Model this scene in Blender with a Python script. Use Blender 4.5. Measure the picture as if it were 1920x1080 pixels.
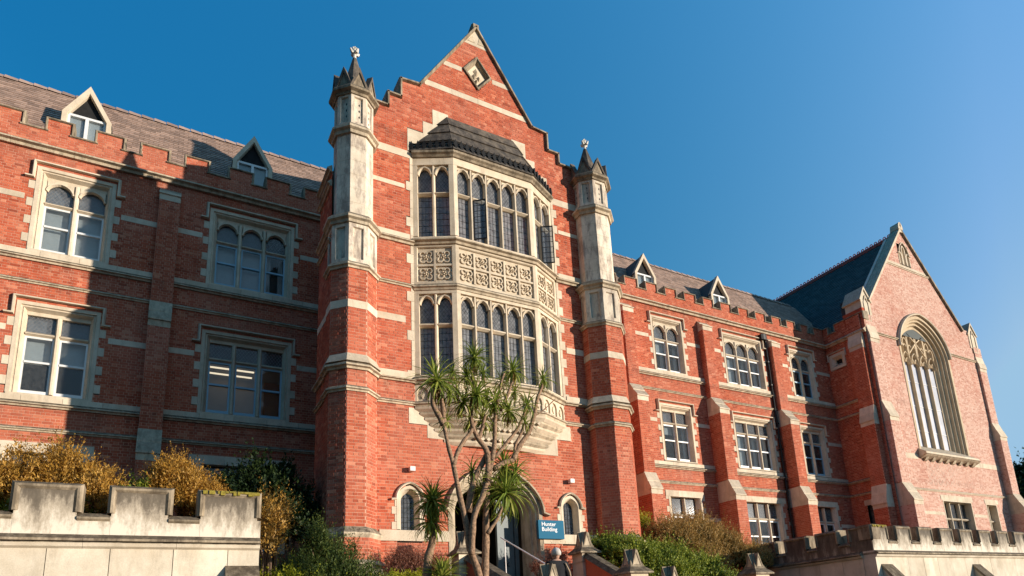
import bpy, math, random
from mathutils import Vector, Matrix
random.seed(7)
D = bpy.data
for o in list(D.objects): D.objects.remove(o)
scn = bpy.context.scene
COL = scn.collection
rad = math.radians

# ------------------------------------------------------------------ camera
YAW, PITCH, ROLL = 0.54593379, 0.23745016, -0.05977414
FPX, CX, CY = 1246.133, 1024.303, 885.699
def cam_axes():
    a, b, c = YAW, PITCH, ROLL
    f = Vector((math.sin(a)*math.cos(b), math.cos(a)*math.cos(b), math.sin(b)))
    r = Vector((math.cos(a), -math.sin(a), 0)); u = r.cross(f)
    return r*math.cos(c)+u*math.sin(c), u*math.cos(c)-r*math.sin(c), f
CR, CU, CF = cam_axes()
cam_d = D.cameras.new('camera'); cam = D.objects.new('camera', cam_d); COL.objects.link(cam)
cam.matrix_world = Matrix(((CR.x, CU.x, -CF.x, 0), (CR.y, CU.y, -CF.y, 0), (CR.z, CU.z, -CF.z, 0), (0, 0, 0, 1)))
cam_d.sensor_fit = 'HORIZONTAL'; cam_d.sensor_width = 36; cam_d.lens = FPX/1920*36
cam_d.shift_x = (960-CX)/1920; cam_d.shift_y = (CY-540)/1920
cam_d.clip_start = 0.1; cam_d.clip_end = 3000
scn.camera = cam

# ------------------------------------------------------------------ light
SUN = Vector((0.985, -1.0, 0.19))          # towards the sun
EL = math.atan2(SUN.z, math.hypot(SUN.x, SUN.y)); AZ = math.atan2(SUN.x, SUN.y)
SKYC = ((-.20, 2.85, -.438, 2.3), (.16, .88, .814, 3.85), (.20, .64, 1.062, 5.35))
w = D.worlds.new('World'); scn.world = w; w.use_nodes = True
nt = w.node_tree; nt.nodes.clear()
sky = nt.nodes.new('ShaderNodeTexSky'); sky.sky_type = 'NISHITA'; sky.sun_disc = False
sky.sun_elevation = EL; sky.sun_rotation = AZ; sky.air_density = 1.0; sky.dust_density = 0.6; sky.ozone_density = 2.2; sky.altitude = 100
bg = nt.nodes.new('ShaderNodeBackground'); bg.inputs['Strength'].default_value = 0.10
wo = nt.nodes.new('ShaderNodeOutputWorld')

# clear polarised blue of the photograph: the Nishita colour times a smooth factor that grows towards the sun's side and the zenith
def nd(op, x, y=None, z=None):
    q = nt.nodes.new('ShaderNodeMath'); q.operation = op
    for i, v in enumerate((x, y, z)):
        if v is None: continue
        if hasattr(v, 'node'): nt.links.new(v, q.inputs[i])
        else: q.inputs[i].default_value = v
    return q.outputs[0]
tc = nt.nodes.new('ShaderNodeTexCoord'); dt = nt.nodes.new('ShaderNodeVectorMath'); dt.operation = 'DOT_PRODUCT'; dt.inputs[1].default_value = SUN.normalized()
nt.links.new(tc.outputs['Generated'], dt.inputs[0]); sz = nt.nodes.new('ShaderNodeSeparateXYZ'); nt.links.new(tc.outputs['Generated'], sz.inputs[0])
ds = nd('MINIMUM', nd('MAXIMUM', dt.outputs['Value'], -.55), .42); dz = nd('MAXIMUM', sz.outputs[2], .15)
sp = nt.nodes.new('ShaderNodeSeparateColor'); cb = nt.nodes.new('ShaderNodeCombineColor'); nt.links.new(sky.outputs[0], sp.inputs[0])
for i, (a_, b_, c_, mx_) in enumerate(SKYC):
    e = nd('EXPONENT', nd('ADD', nd('ADD', nd('MULTIPLY', ds, b_), a_), nd('MULTIPLY', dz, c_)))
    nt.links.new(nd('MINIMUM', nd('MULTIPLY', sp.outputs[i], e), mx_), cb.inputs[i])
nt.links.new(cb.outputs[0], bg.inputs[0]); nt.links.new(bg.outputs[0], wo.inputs[0])
sl = D.lights.new('sun', 'SUN'); sl.energy = 5.0; sl.angle = rad(0.5); sl.color = (1.0, 0.885, 0.75)
so = D.objects.new('sun', sl); COL.objects.link(so)
so.rotation_euler = SUN.to_track_quat('Z', 'Y').to_euler(); so.location = (60, -60, 40)
scn.view_settings.view_transform = 'Standard'; scn.view_settings.look = 'None'
scn.view_settings.exposure = 0.52; scn.view_settings.gamma = 1.0
scn.render.engine = 'CYCLES'

# ------------------------------------------------------------------ materials
MAT = {}
def newmat(name):
    m = D.materials.new(name); m.use_nodes = True; MAT[name] = m
    t = m.node_tree; return m, t, t.nodes['Principled BSDF'], t.nodes, t.links
def ramp(n, stops):
    r = n.new('ShaderNodeValToRGB'); e = r.color_ramp.elements
    while len(e) < len(stops): e.new(0.5)
    for i, (p, c) in enumerate(stops): e[i].position = p; e[i].color = (*c, 1)
    return r
def noise(n, l, scale, detail=4, rough=.55, vec=None, stretch=None):
    nz = n.new('ShaderNodeTexNoise'); nz.inputs['Scale'].default_value = scale
    nz.inputs['Detail'].default_value = detail; nz.inputs['Roughness'].default_value = rough
    g = n.new('ShaderNodeNewGeometry')
    mp = n.new('ShaderNodeMapping'); mp.inputs['Scale'].default_value = stretch or (1, 1, 1)
    l.new(g.outputs['Position'], mp.inputs[0]); l.new(mp.outputs[0], nz.inputs['Vector'])
    return nz
def mixc(n, l, fac, a, b, mode='MIX'):
    x = n.new('ShaderNodeMix'); x.data_type = 'RGBA'; x.blend_type = mode
    for s, v in ((0, fac), (6, a), (7, b)):
        if hasattr(v, 'is_output') or hasattr(v, 'node'): l.new(v, x.inputs[s])
        elif s == 0: x.inputs[0].default_value = v
        else: x.inputs[s].default_value = (*v, 1)
    return x.outputs[2]
def mth(n, l, op, a, b=None, clamp=False):
    x = n.new('ShaderNodeMath'); x.operation = op; x.use_clamp = clamp
    for i, v in enumerate((a, b)):
        if v is None: continue
        if hasattr(v, 'node'): l.new(v, x.inputs[i])
        else: x.inputs[i].default_value = v
    return x.outputs[0]
def bump(n, l, h, bs, strength=.3, dist=.02):
    b = n.new('ShaderNodeBump'); b.inputs['Strength'].default_value = strength; b.inputs['Distance'].default_value = dist
    l.new(h, b.inputs['Height']); l.new(b.outputs[0], bs.inputs['Normal'])
def brickmat(name, stops, wash=0.0, washcol=(.62, .42, .34), washscale=.6, wlo=.45, whi=.62):
    m, t, bs, n, l = newmat(name)
    g = n.new('ShaderNodeNewGeometry'); oi = n.new('ShaderNodeObjectInfo')
    rnd = mth(n, l, 'FRACT', mth(n, l, 'ADD', g.outputs['Random Per Island'], oi.outputs['Random']))
    r = ramp(n, stops); l.new(rnd, r.inputs[0])
    nz = noise(n, l, 1.1, 5, .6); r2 = ramp(n, [(.3, (.84, .82, .82)), (.7, (1.12, 1.10, 1.08))]); l.new(nz.outputs[0], r2.inputs[0])
    c = mixc(n, l, 1.0, r.outputs[0], r2.outputs[0], 'MULTIPLY')
    fine = noise(n, l, 38, 3, .6); r3 = ramp(n, [(.3, (.84,)*3), (.7, (1.1,)*3)]); l.new(fine.outputs[0], r3.inputs[0])
    c = mixc(n, l, 1.0, c, r3.outputs[0], 'MULTIPLY')
    # dark run-off streaks and soot
    st = noise(n, l, 1.0, 4, .6, stretch=(2.6, 2.6, .35)); r4 = ramp(n, [(.56, (0,)*3), (.78, (1,)*3)]); l.new(st.outputs[0], r4.inputs[0])
    c = mixc(n, l, mth(n, l, 'MULTIPLY', r4.outputs[0], .28), c, (.16, .05, .035))
    dr = noise(n, l, .22, 3, .5); rd = ramp(n, [(.40, (0,)*3), (.62, (1,)*3)]); l.new(dr.outputs[0], rd.inputs[0])
    c = mixc(n, l, mth(n, l, 'MULTIPLY', rd.outputs[0], .38), c, (.48, .165, .10))
    # soot hangs in soft vertical drips of its own
    so_ = noise(n, l, 1.0, 6, .7, stretch=(3.2, 3.2, .22)); rs_ = ramp(n, [(.60, (0,)*3), (.74, (1,)*3)]); l.new(so_.outputs[0], rs_.inputs[0])
    c = mixc(n, l, mth(n, l, 'MULTIPLY', rs_.outputs[0], .35), c, (.09, .04, .03))
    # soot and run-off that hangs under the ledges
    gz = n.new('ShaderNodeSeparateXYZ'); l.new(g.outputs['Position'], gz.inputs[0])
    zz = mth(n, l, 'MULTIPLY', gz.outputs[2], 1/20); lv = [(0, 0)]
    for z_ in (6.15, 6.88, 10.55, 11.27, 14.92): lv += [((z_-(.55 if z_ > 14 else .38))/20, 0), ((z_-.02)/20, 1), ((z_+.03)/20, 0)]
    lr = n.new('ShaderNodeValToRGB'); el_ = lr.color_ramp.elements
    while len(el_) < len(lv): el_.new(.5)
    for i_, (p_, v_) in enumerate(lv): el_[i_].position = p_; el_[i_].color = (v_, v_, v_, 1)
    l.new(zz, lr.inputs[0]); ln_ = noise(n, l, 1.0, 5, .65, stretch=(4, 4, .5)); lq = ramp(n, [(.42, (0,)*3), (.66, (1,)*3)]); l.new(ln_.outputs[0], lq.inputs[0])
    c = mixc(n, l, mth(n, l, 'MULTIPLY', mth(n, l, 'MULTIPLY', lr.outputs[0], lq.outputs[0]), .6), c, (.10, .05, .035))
    if wash:
        wz = noise(n, l, washscale, 7, .72); r5 = ramp(n, [(wlo, (0,)*3), (whi, (1,)*3)]); l.new(wz.outputs[0], r5.inputs[0])
        wv = mth(n, l, 'MULTIPLY', r5.outputs[0], wash)
        wv = mth(n, l, 'MULTIPLY', wv, mth(n, l, 'ADD', mth(n, l, 'MULTIPLY', rnd, .75), .45), True)
        c = mixc(n, l, wv, c, washcol)
    l.new(c, bs.inputs['Base Color']); bs.inputs['Roughness'].default_value = .85
    bs.inputs['Specular IOR Level'].default_value = .08
    bump(n, l, fine.outputs[0], bs, .35, .006)
    return m
BR = [(0, (.27, .055, .028)), (.12, (.40, .080, .038)), (.6, (.465, .106, .051)), (.88, (.52, .142, .072)), (1, (.60, .23, .13))]
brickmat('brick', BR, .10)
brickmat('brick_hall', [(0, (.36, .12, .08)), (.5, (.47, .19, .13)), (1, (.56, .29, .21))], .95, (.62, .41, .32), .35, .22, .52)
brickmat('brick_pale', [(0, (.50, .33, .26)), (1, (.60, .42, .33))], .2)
def plain(name, col, rough=.8, var=.15, scale=6, bumpd=0.0, spec=.3, metal=0):
    m, t, bs, n, l = newmat(name)
    nz = noise(n, l, scale, 5, .6); r = ramp(n, [(.3, tuple(c*(1-var) for c in col)), (.7, tuple(c*(1+var) for c in col))])
    l.new(nz.outputs[0], r.inputs[0]); l.new(r.outputs[0], bs.inputs['Base Color'])
    bs.inputs['Roughness'].default_value = rough; bs.inputs['Specular IOR Level'].default_value = spec; bs.inputs['Metallic'].default_value = metal
    if bumpd: bump(n, l, nz.outputs[0], bs, .4, bumpd)
    return m
plain('mortar', (.58, .32, .22), .95, .2, 3)
plain('mortar_hall', (.70, .50, .41), .95, .2, 3)
def stonemat(name, col, dirt=.5, up=.85, dark=(.055, .045, .035), lo=.5, hi=.72, stain=(.42, .33, .22)):
    m, t, bs, n, l = newmat(name)
    g = n.new('ShaderNodeNewGeometry'); oi = n.new('ShaderNodeObjectInfo')
    rnd = mth(n, l, 'FRACT', mth(n, l, 'ADD', g.outputs['Random Per Island'], oi.outputs['Random']))
    r0 = ramp(n, [(0, tuple(c*.88 for c in col)), (1, tuple(c*1.08 for c in col))]); l.new(rnd, r0.inputs[0])
    nz = noise(n, l, 2.2, 6, .65); r = ramp(n, [(.35, (.86, .83, .78)), (.65, (1.06, 1.05, 1.03))]); l.new(nz.outputs[0], r.inputs[0])
    c = mixc(n, l, 1.0, r0.outputs[0], r.outputs[0], 'MULTIPLY')
    f = noise(n, l, 55, 3, .7); rf = ramp(n, [(.3, (.88,)*3), (.7, (1.06,)*3)]); l.new(f.outputs[0], rf.inputs[0])
    c = mixc(n, l, 1.0, c, rf.outputs[0], 'MULTIPLY')
    s1 = noise(n, l, 1.3, 6, .7, stretch=(2.2, 2.2, .8)); rs = ramp(n, [(.5, (0,)*3), (.75, (1,)*3)]); l.new(s1.outputs[0], rs.inputs[0])
    c = mixc(n, l, mth(n, l, 'MULTIPLY', rs.outputs[0], .5), c, stain)
    s2 = noise(n, l, 2.4, 7, .75, stretch=(2.0, 2.0, .6)); r2 = ramp(n, [(lo, (0,)*3), (hi, (1,)*3)]); l.new(s2.outputs[0], r2.inputs[0])
    c = mixc(n, l, mth(n, l, 'MULTIPLY', r2.outputs[0], dirt), c, dark)
    # soot and lichen settle on faces that look up
    sx = n.new('ShaderNodeSeparateXYZ'); l.new(g.outputs['True Normal'], sx.inputs[0])
    upf = ramp(n, [(.25, (0,)*3), (.6, (1,)*3)]); l.new(sx.outputs[2], upf.inputs[0])
    uz = noise(n, l, 9, 5, .7); ru = ramp(n, [(.3, (.35,)*3), (.6, (1,)*3)]); l.new(uz.outputs[0], ru.inputs[0])
    c = mixc(n, l, mth(n, l, 'MULTIPLY', mth(n, l, 'MULTIPLY', upf.outputs[0], ru.outputs[0]), up), c, dark)
    l.new(c, bs.inputs['Base Color']); bs.inputs['Roughness'].default_value = .88; bs.inputs['Specular IOR Level'].default_value = .25
    bump(n, l, f.outputs[0], bs, .3, .006)
    return m
stonemat('stone', (.66, .56, .43), .25, .6)
stonemat('stone_turret', (.70, .61, .49), .62, .8, (.15, .10, .085), .47, .62)
stonemat('moulding', (.58, .48, .35), .62, .95, (.075, .056, .038), .45, .66)
stonemat('coping', (.42, .34, .24), .75, .95, (.060, .044, .028), .38, .60)
stonemat('roof_stone', (.17, .14, .11), .85, .5, (.035, .03, .026), .38, .6)
stonemat('carved', (.68, .57, .43), .3, .4)
stonemat('hall_tracery', (.64, .51, .35), .3, .3, (.16, .11, .06))
stonemat('terrace_stone', (.68, .60, .48), .22, .9, (.06, .048, .03))
def stainmat(name, z0, z1):
    """terrace merlon stone: black growth that starts under the coping and runs down"""
    m, t, bs, n, l = newmat(name)
    g = n.new('ShaderNodeNewGeometry'); sx = n.new('ShaderNodeSeparateXYZ'); l.new(g.outputs['Position'], sx.inputs[0])
    mr = n.new('ShaderNodeMapRange'); mr.inputs[1].default_value = z0; mr.inputs[2].default_value = z1; l.new(sx.outputs[2], mr.inputs[0])
    s = noise(n, l, 2.0, 8, .72, stretch=(2.2, 2.2, .7)); f = noise(n, l, 30, 4, .7)
    v = mth(n, l, 'ADD', mth(n, l, 'MULTIPLY', mr.outputs[0], .38), mth(n, l, 'MULTIPLY', s.outputs[0], .9))
    v = mth(n, l, 'ADD', v, mth(n, l, 'MULTIPLY', f.outputs[0], .12))
    r = ramp(n, [(.52, (.68, .60, .48)), (.64, (.42, .35, .26)), (.78, (.15, .12, .085)), (.95, (.07, .055, .04))]); l.new(v, r.inputs[0])
    l.new(r.outputs[0], bs.inputs['Base Color']); bs.inputs['Roughness'].default_value = .9
    bump(n, l, f.outputs[0], bs, .3, .006)
stainmat('terrace_stained', 1.85, 2.6)
stainmat('terrace_mossy', 1.1, 2.3)
def slatemat(name, a, b, c_):
    m, t, bs, n, l = newmat(name)
    g = n.new('ShaderNodeNewGeometry'); oi = n.new('ShaderNodeObjectInfo')
    rnd = mth(n, l, 'FRACT', mth(n, l, 'ADD', g.outputs['Random Per Island'], oi.outputs['Random']))
    r = ramp(n, [(0, a), (.5, b), (1, c_)]); l.new(rnd, r.inputs[0])
    nz = noise(n, l, 7, 5, .7); r2 = ramp(n, [(.3, (.75,)*3), (.7, (1.15,)*3)]); l.new(nz.outputs[0], r2.inputs[0])
    l.new(mixc(n, l, 1.0, r.outputs[0], r2.outputs[0], 'MULTIPLY'), bs.inputs['Base Color'])
    bs.inputs['Roughness'].default_value = .75; bump(n, l, nz.outputs[0], bs, .3, .01)
slatemat('roof_tile', (.22, .145, .105), (.31, .205, .15), (.40, .27, .20))
slatemat('roof_slate_dark', (.018, .028, .028), (.03, .045, .045), (.05, .065, .062))
plain('terracotta', (.34, .06, .045), .8, .3)
plain('lead', (.02, .02, .02), .7, .3, spec=.1)
plain('leading_grey', (.22, .22, .22), .7, .2)
plain('white_paint', (.66, .66, .64), .45, .05, 4, 0, .5)
plain('shaded_white_paint', (.23, .40, .50), .45, .08, 4, 0, .5)  # white sash paint with the bluish tone of shade put into its colour
plain('grey_door', (.11, .13, .13), .5, .12)
plain('blind', (.55, .57, .56), .9, .06)
plain('moss', (.24, .19, .03), .95, .4, 30)
plain('curtain', (.66, .64, .60), .9, .1, 5)
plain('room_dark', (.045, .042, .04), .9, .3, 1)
plain('room_wall', (.50, .42, .33), .9, .1, 1)
plain('room_orange', (.40, .16, .05), .9, .2, 2)
plain('iron_black', (.012, .012, .012), .5, .2)
plain('sign_blue', (.03, .14, .23), .8, .03, 3, 0, .1)
plain('sign_white', (.8, .8, .8), .5, .02)
plain('lamp_white', (.72, .70, .66), .4, .04)
plain('trim_cream', (.62, .58, .50), .6, .12)
plain('bark', (.25, .155, .095), .9, .55, 26, .04)
plain('wood_stem', (.13, .085, .055), .9, .3, 14, .01)
plain('soil', (.06, .045, .03), .95, .35, 2, .03)
plain('paving', (.055, .05, .045), .9, .2, 2, .01)
plain('skin', (.42, .24, .17), .6, .05)
plain('hair_grey', (.50, .45, .40), .8, .2, 40)
plain('cloth_black', (.012, .012, .014), .9, .3, 20)
plain('cloth_jeans', (.03, .045, .08), .9, .3, 20)
plain('bag_tan', (.40, .28, .17), .8, .15)
def leafmat(name, stops, trans=.35):
    m, t, bs, n, l = newmat(name)
    g = n.new('ShaderNodeNewGeometry'); oi = n.new('ShaderNodeObjectInfo')
    rnd = mth(n, l, 'FRACT', mth(n, l, 'ADD', g.outputs['Random Per Island'], oi.outputs['Random']))
    nz = noise(n, l, 2.5, 3, .6)
    v = mth(n, l, 'ADD', mth(n, l, 'MULTIPLY', rnd, .6), mth(n, l, 'MULTIPLY', nz.outputs[0], .42))
    r = ramp(n, stops); l.new(v, r.inputs[0]); l.new(r.outputs[0], bs.inputs['Base Color'])
    bs.inputs['Roughness'].default_value = .55; bs.inputs['Specular IOR Level'].default_value = .3
    tr = n.new('ShaderNodeBsdfTranslucent'); l.new(r.outputs[0], tr.inputs[0])
    mx = n.new('ShaderNodeMixShader'); mx.inputs[0].default_value = trans
    l.new(bs.outputs[0], mx.inputs[1]); l.new(tr.outputs[0], mx.inputs[2])
    l.new(mx.outputs[0], n['Material Output'].inputs[0])
leafmat('leaf_golden', [(.1, (.17, .09, .018)), (.4, (.40, .21, .03)), (.7, (.58, .33, .06)), (.95, (.68, .46, .20))])
leafmat('leaf_brown', [(.1, (.10, .06, .016)), (.45, (.32, .20, .05)), (.85, (.58, .36, .12))])
leafmat('leaf_green', [(.1, (.04, .065, .01)), (.45, (.16, .22, .025)), (.8, (.42, .44, .06))])
leafmat('leaf_yellow', [(.1, (.13, .17, .012)), (.5, (.36, .36, .02)), (.9, (.62, .56, .05))])
leafmat('leaf_conifer_shaded', [(.1, (.018, .035, .01)), (.5, (.055, .09, .02)), (.9, (.20, .23, .05))])  # green darkened so the shrub's shadow sits in its leaf colour
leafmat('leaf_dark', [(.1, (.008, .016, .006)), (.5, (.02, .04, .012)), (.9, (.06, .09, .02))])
leafmat('leaf_red', [(.1, (.10, .04, .025)), (.5, (.28, .11, .07)), (.9, (.42, .22, .14))])
leafmat('leaf_sword', [(.1, (.07, .10, .015)), (.4, (.17, .23, .03)), (.7, (.34, .38, .06)), (.95, (.58, .50, .14))], .35)
leafmat('leaf_dead', [(.1, (.16, .09, .03)), (.9, (.36, .22, .08))], .3)
def glassmat(name, tint, refl, rough=.02, wav=.4, wscale=5, dust=.1, dcol=(.5, .5, .48)):
    m = D.materials.new(name); m.use_nodes = True; MAT[name] = m; t = m.node_tree; n = t.nodes; l = t.links; n.clear()
    out = n.new('ShaderNodeOutputMaterial'); tr = n.new('ShaderNodeBsdfTransparent'); tr.inputs[0].default_value = (*tint, 1)
    gl = n.new('ShaderNodeBsdfGlossy'); gl.inputs['Roughness'].default_value = rough; gl.inputs[0].default_value = (.9, .95, 1, 1)
    lw = n.new('ShaderNodeLayerWeight'); lw.inputs[0].default_value = .35
    f = mth(n, l, 'ADD', mth(n, l, 'MULTIPLY', lw.outputs[0], .5), refl, True)
    mx = n.new('ShaderNodeMixShader'); l.new(f, mx.inputs[0]); l.new(tr.outputs[0], mx.inputs[1]); l.new(gl.outputs[0], mx.inputs[2])
    df = n.new('ShaderNodeBsdfDiffuse'); df.inputs[0].default_value = (*dcol, 1); m2 = n.new('ShaderNodeMixShader')
    dz = noise(n, l, 9, 4, .6); m2f = mth(n, l, 'MULTIPLY', dz.outputs[0], dust*2)
    l.new(m2f, m2.inputs[0]); l.new(mx.outputs[0], m2.inputs[1]); l.new(df.outputs[0], m2.inputs[2]); l.new(m2.outputs[0], out.inputs[0])
    nz = noise(n, l, wscale, 2, .5); b = n.new('ShaderNodeBump'); b.inputs['Strength'].default_value = wav; b.inputs['Distance'].default_value = .01
    l.new(nz.outputs[0], b.inputs['Height']); l.new(b.outputs[0], gl.inputs['Normal'])
glassmat('glass', (.75, .8, .82), .02, .03, .9, 1.6, dust=.06)
glassmat('glass_leaded', (.45, .5, .55), .02, .06, .05, 22, .16, (.42, .43, .45))
glassmat('glass_oriel', (.35, .4, .45), .02, .10, .8, 22, .34, (.46, .46, .47))
plain('glass_pale', (.36, .385, .45), .25, .18, 1.5, 0, .6)
def emit(name, col, s):
    m, t, bs, n, l = newmat(name); bs.inputs['Emission Color'].default_value = (*col, 1); bs.inputs['Emission Strength'].default_value = s
emit('tube_light', (1, .80, .55), .9)

# ------------------------------------------------------------------ mesh helpers
class MB:
    def __init__(s): s.v = []; s.f = []
    def add(s, vs, fs):
        b = len(s.v); s.v += [tuple(p) for p in vs]; s.f += [tuple(b+i for i in f) for f in fs]; return s
    def hexa(s, p): return s.add(p, [(0, 3, 2, 1), (4, 5, 6, 7), (0, 1, 5, 4), (1, 2, 6, 5), (2, 3, 7, 6), (3, 0, 4, 7)])
    def mesh(s, name, mat, smooth=False):
        m = D.meshes.new(name); m.from_pydata(s.v, [], s.f); m.materials.append(MAT[mat])
        if smooth: m.polygons.foreach_set('use_smooth', [True]*len(m.polygons))
        m.update(); return m
    def build(s, name, mat, parent=None, kind=None, label=None, smooth=False):
        if not s.v: return None
        o = D.objects.new(name, s.mesh(name, mat, smooth)); COL.objects.link(o)
        if parent is not None: o.parent = parent
        if kind: o['kind'] = kind
        if label: o['label'] = label
        return o
def thing(name, label, cat, loc=(0, 0, 0), group=None):
    o = D.objects.new(name, None); COL.objects.link(o); o.location = loc; o.empty_display_size = .3
    o['label'] = label; o['category'] = cat
    if group: o['group'] = group
    return o
def tag(o, label, cat, group=None):
    o['label'] = label; o['category'] = cat
    if group: o['group'] = group
    return o
def link(name, mesh, parent, mw):
    o = D.objects.new(name, mesh); COL.objects.link(o); o.parent = parent; o.matrix_basis = mw; return o

class Fr:
    """a wall frame: u along the wall, d out of it, z up"""
    def __init__(s, ox, oy, ux, uy):
        L = math.hypot(ux, uy); s.ox, s.oy, s.ux, s.uy = ox, oy, ux/L, uy/L; s.nx, s.ny = s.uy, -s.ux
    def P(s, u, d, z): return (s.ox+s.ux*u+s.nx*d, s.oy+s.uy*u+s.ny*d, z)
    def box(s, mb, u0, u1, d0, d1, z0, z1):
        P = s.P
        return mb.hexa([P(u0, d1, z0), P(u1, d1, z0), P(u1, d0, z0), P(u0, d0, z0), P(u0, d1, z1), P(u1, d1, z1), P(u1, d0, z1), P(u0, d0, z1)])
    def prism_z(s, mb, poly, z0, z1):            # poly of (u,d)
        n = len(poly); vs = [s.P(u, d, z0) for u, d in poly]+[s.P(u, d, z1) for u, d in poly]
        return mb.add(vs, [tuple(range(n))[::-1], tuple(range(n, 2*n))]+[(i, (i+1) % n, n+(i+1) % n, n+i) for i in range(n)])
    def prism_u(s, mb, poly, u0, u1):            # poly of (d,z)
        n = len(poly); vs = [s.P(u0, d, z) for d, z in poly]+[s.P(u1, d, z) for d, z in poly]
        return mb.add(vs, [tuple(range(n)), tuple(range(n, 2*n))[::-1]]+[(i, n+i, n+(i+1) % n, (i+1) % n) for i in range(n)])
    def prism_d(s, mb, poly, d0, d1):            # poly of (u,z)
        n = len(poly); vs = [s.P(u, d0, z) for u, z in poly]+[s.P(u, d1, z) for u, z in poly]
        return mb.add(vs, [tuple(range(n)), tuple(range(n, 2*n))[::-1]]+[(i, n+i, n+(i+1) % n, (i+1) % n) for i in range(n)])
    def sweep(s, mb, path, prof, closed=False):  # path (u,z), prof (side offset to the right hand, d)
        n = len(path); rings = []
        for i, (u, z) in enumerate(path):
            def dirn(a, b):
                x, y = b[0]-a[0], b[1]-a[1]; L = math.hypot(x, y) or 1; return x/L, y/L
            if closed: t0 = dirn(path[i-1], path[i]); t1 = dirn(path[i], path[(i+1) % n])
            else:
                t0 = dirn(path[i-1], path[i]) if i else dirn(path[0], path[1])
                t1 = dirn(path[i], path[i+1]) if i < n-1 else t0
            nx, ny = t0[1]+t1[1], -(t0[0]+t1[0]); L = math.hypot(nx, ny) or 1; nx, ny = nx/L, ny/L
            c = max(.35, nx*t0[1]-ny*t0[0])
            rings.append([s.P(u+nx*o/c, d, z+ny*o/c) for o, d in prof])
        m = len(prof); vs = [p for r in rings for p in r]; fs = []
        for i in range(n if closed else n-1):
            a, b = i*m, ((i+1) % n)*m
            fs += [(a+j, a+(j+1) % m, b+(j+1) % m, b+j) for j in range(m)]
        if not closed: fs += [tuple(range(m))[::-1], tuple(range((n-1)*m, n*m))]
        return mb.add(vs, fs)
def plan_sweep(mb, path, prof, closed=False):
    """path of (x,y); prof of (offset to the right of travel, z); mitred"""
    n = len(path); rings = []
    for i in range(n):
        def dirn(a, b):
            x, y = b[0]-a[0], b[1]-a[1]; L = math.hypot(x, y) or 1; return x/L, y/L
        if closed: t0 = dirn(path[i-1], path[i]); t1 = dirn(path[i], path[(i+1) % n])
        else:
            t0 = dirn(path[i-1], path[i]) if i else dirn(path[0], path[1])
            t1 = dirn(path[i], path[i+1]) if i < n-1 else t0
        nx, ny = t0[1]+t1[1], -(t0[0]+t1[0]); L = math.hypot(nx, ny) or 1; nx, ny = nx/L, ny/L
        c = max(.35, nx*t0[1]-ny*t0[0])
        rings.append([(path[i][0]+nx*o/c, path[i][1]+ny*o/c, z) for o, z in prof])
    m = len(prof); vs = [p for r in rings for p in r]; fs = []
    for i in range(n if closed else n-1):
        a, b = i*m, ((i+1) % n)*m
        fs += [(a+j, a+(j+1) % m, b+(j+1) % m, b+j) for j in range(m)]
    if not closed: fs += [tuple(range(m))[::-1], tuple(range((n-1)*m, n*m))]
    return mb.add(vs, fs)
def tube(mb, pts, radii, k=8, cap=True):
    pts = [Vector(p) for p in pts]; n = len(pts); up = Vector((.3, .2, 1)).normalized(); vs = []
    for i, p in enumerate(pts):
        t = (pts[min(i+1, n-1)]-pts[max(i-1, 0)]).normalized(); a = t.cross(up)
        if a.length < .05: a = t.cross(Vector((1, 0, 0)))
        a.normalize(); b = t.cross(a); r = radii[i] if hasattr(radii, '__len__') else radii
        vs += [p+a*math.cos(2*math.pi*j/k)*r+b*math.sin(2*math.pi*j/k)*r for j in range(k)]
    fs = [(i*k+j, i*k+(j+1) % k, (i+1)*k+(j+1) % k, (i+1)*k+j) for i in range(n-1) for j in range(k)]
    if cap: fs += [tuple(range(k))[::-1], tuple(range((n-1)*k, n*k))]
    return mb.add(vs, fs)
def cut(spans, a, b):
    out = []
    for x, y in spans:
        if b <= x or a >= y: out.append((x, y)); continue
        if a > x: out.append((x, a))
        if b < y: out.append((b, y))
    return [s for s in out if s[1]-s[0] > .015]

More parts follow.
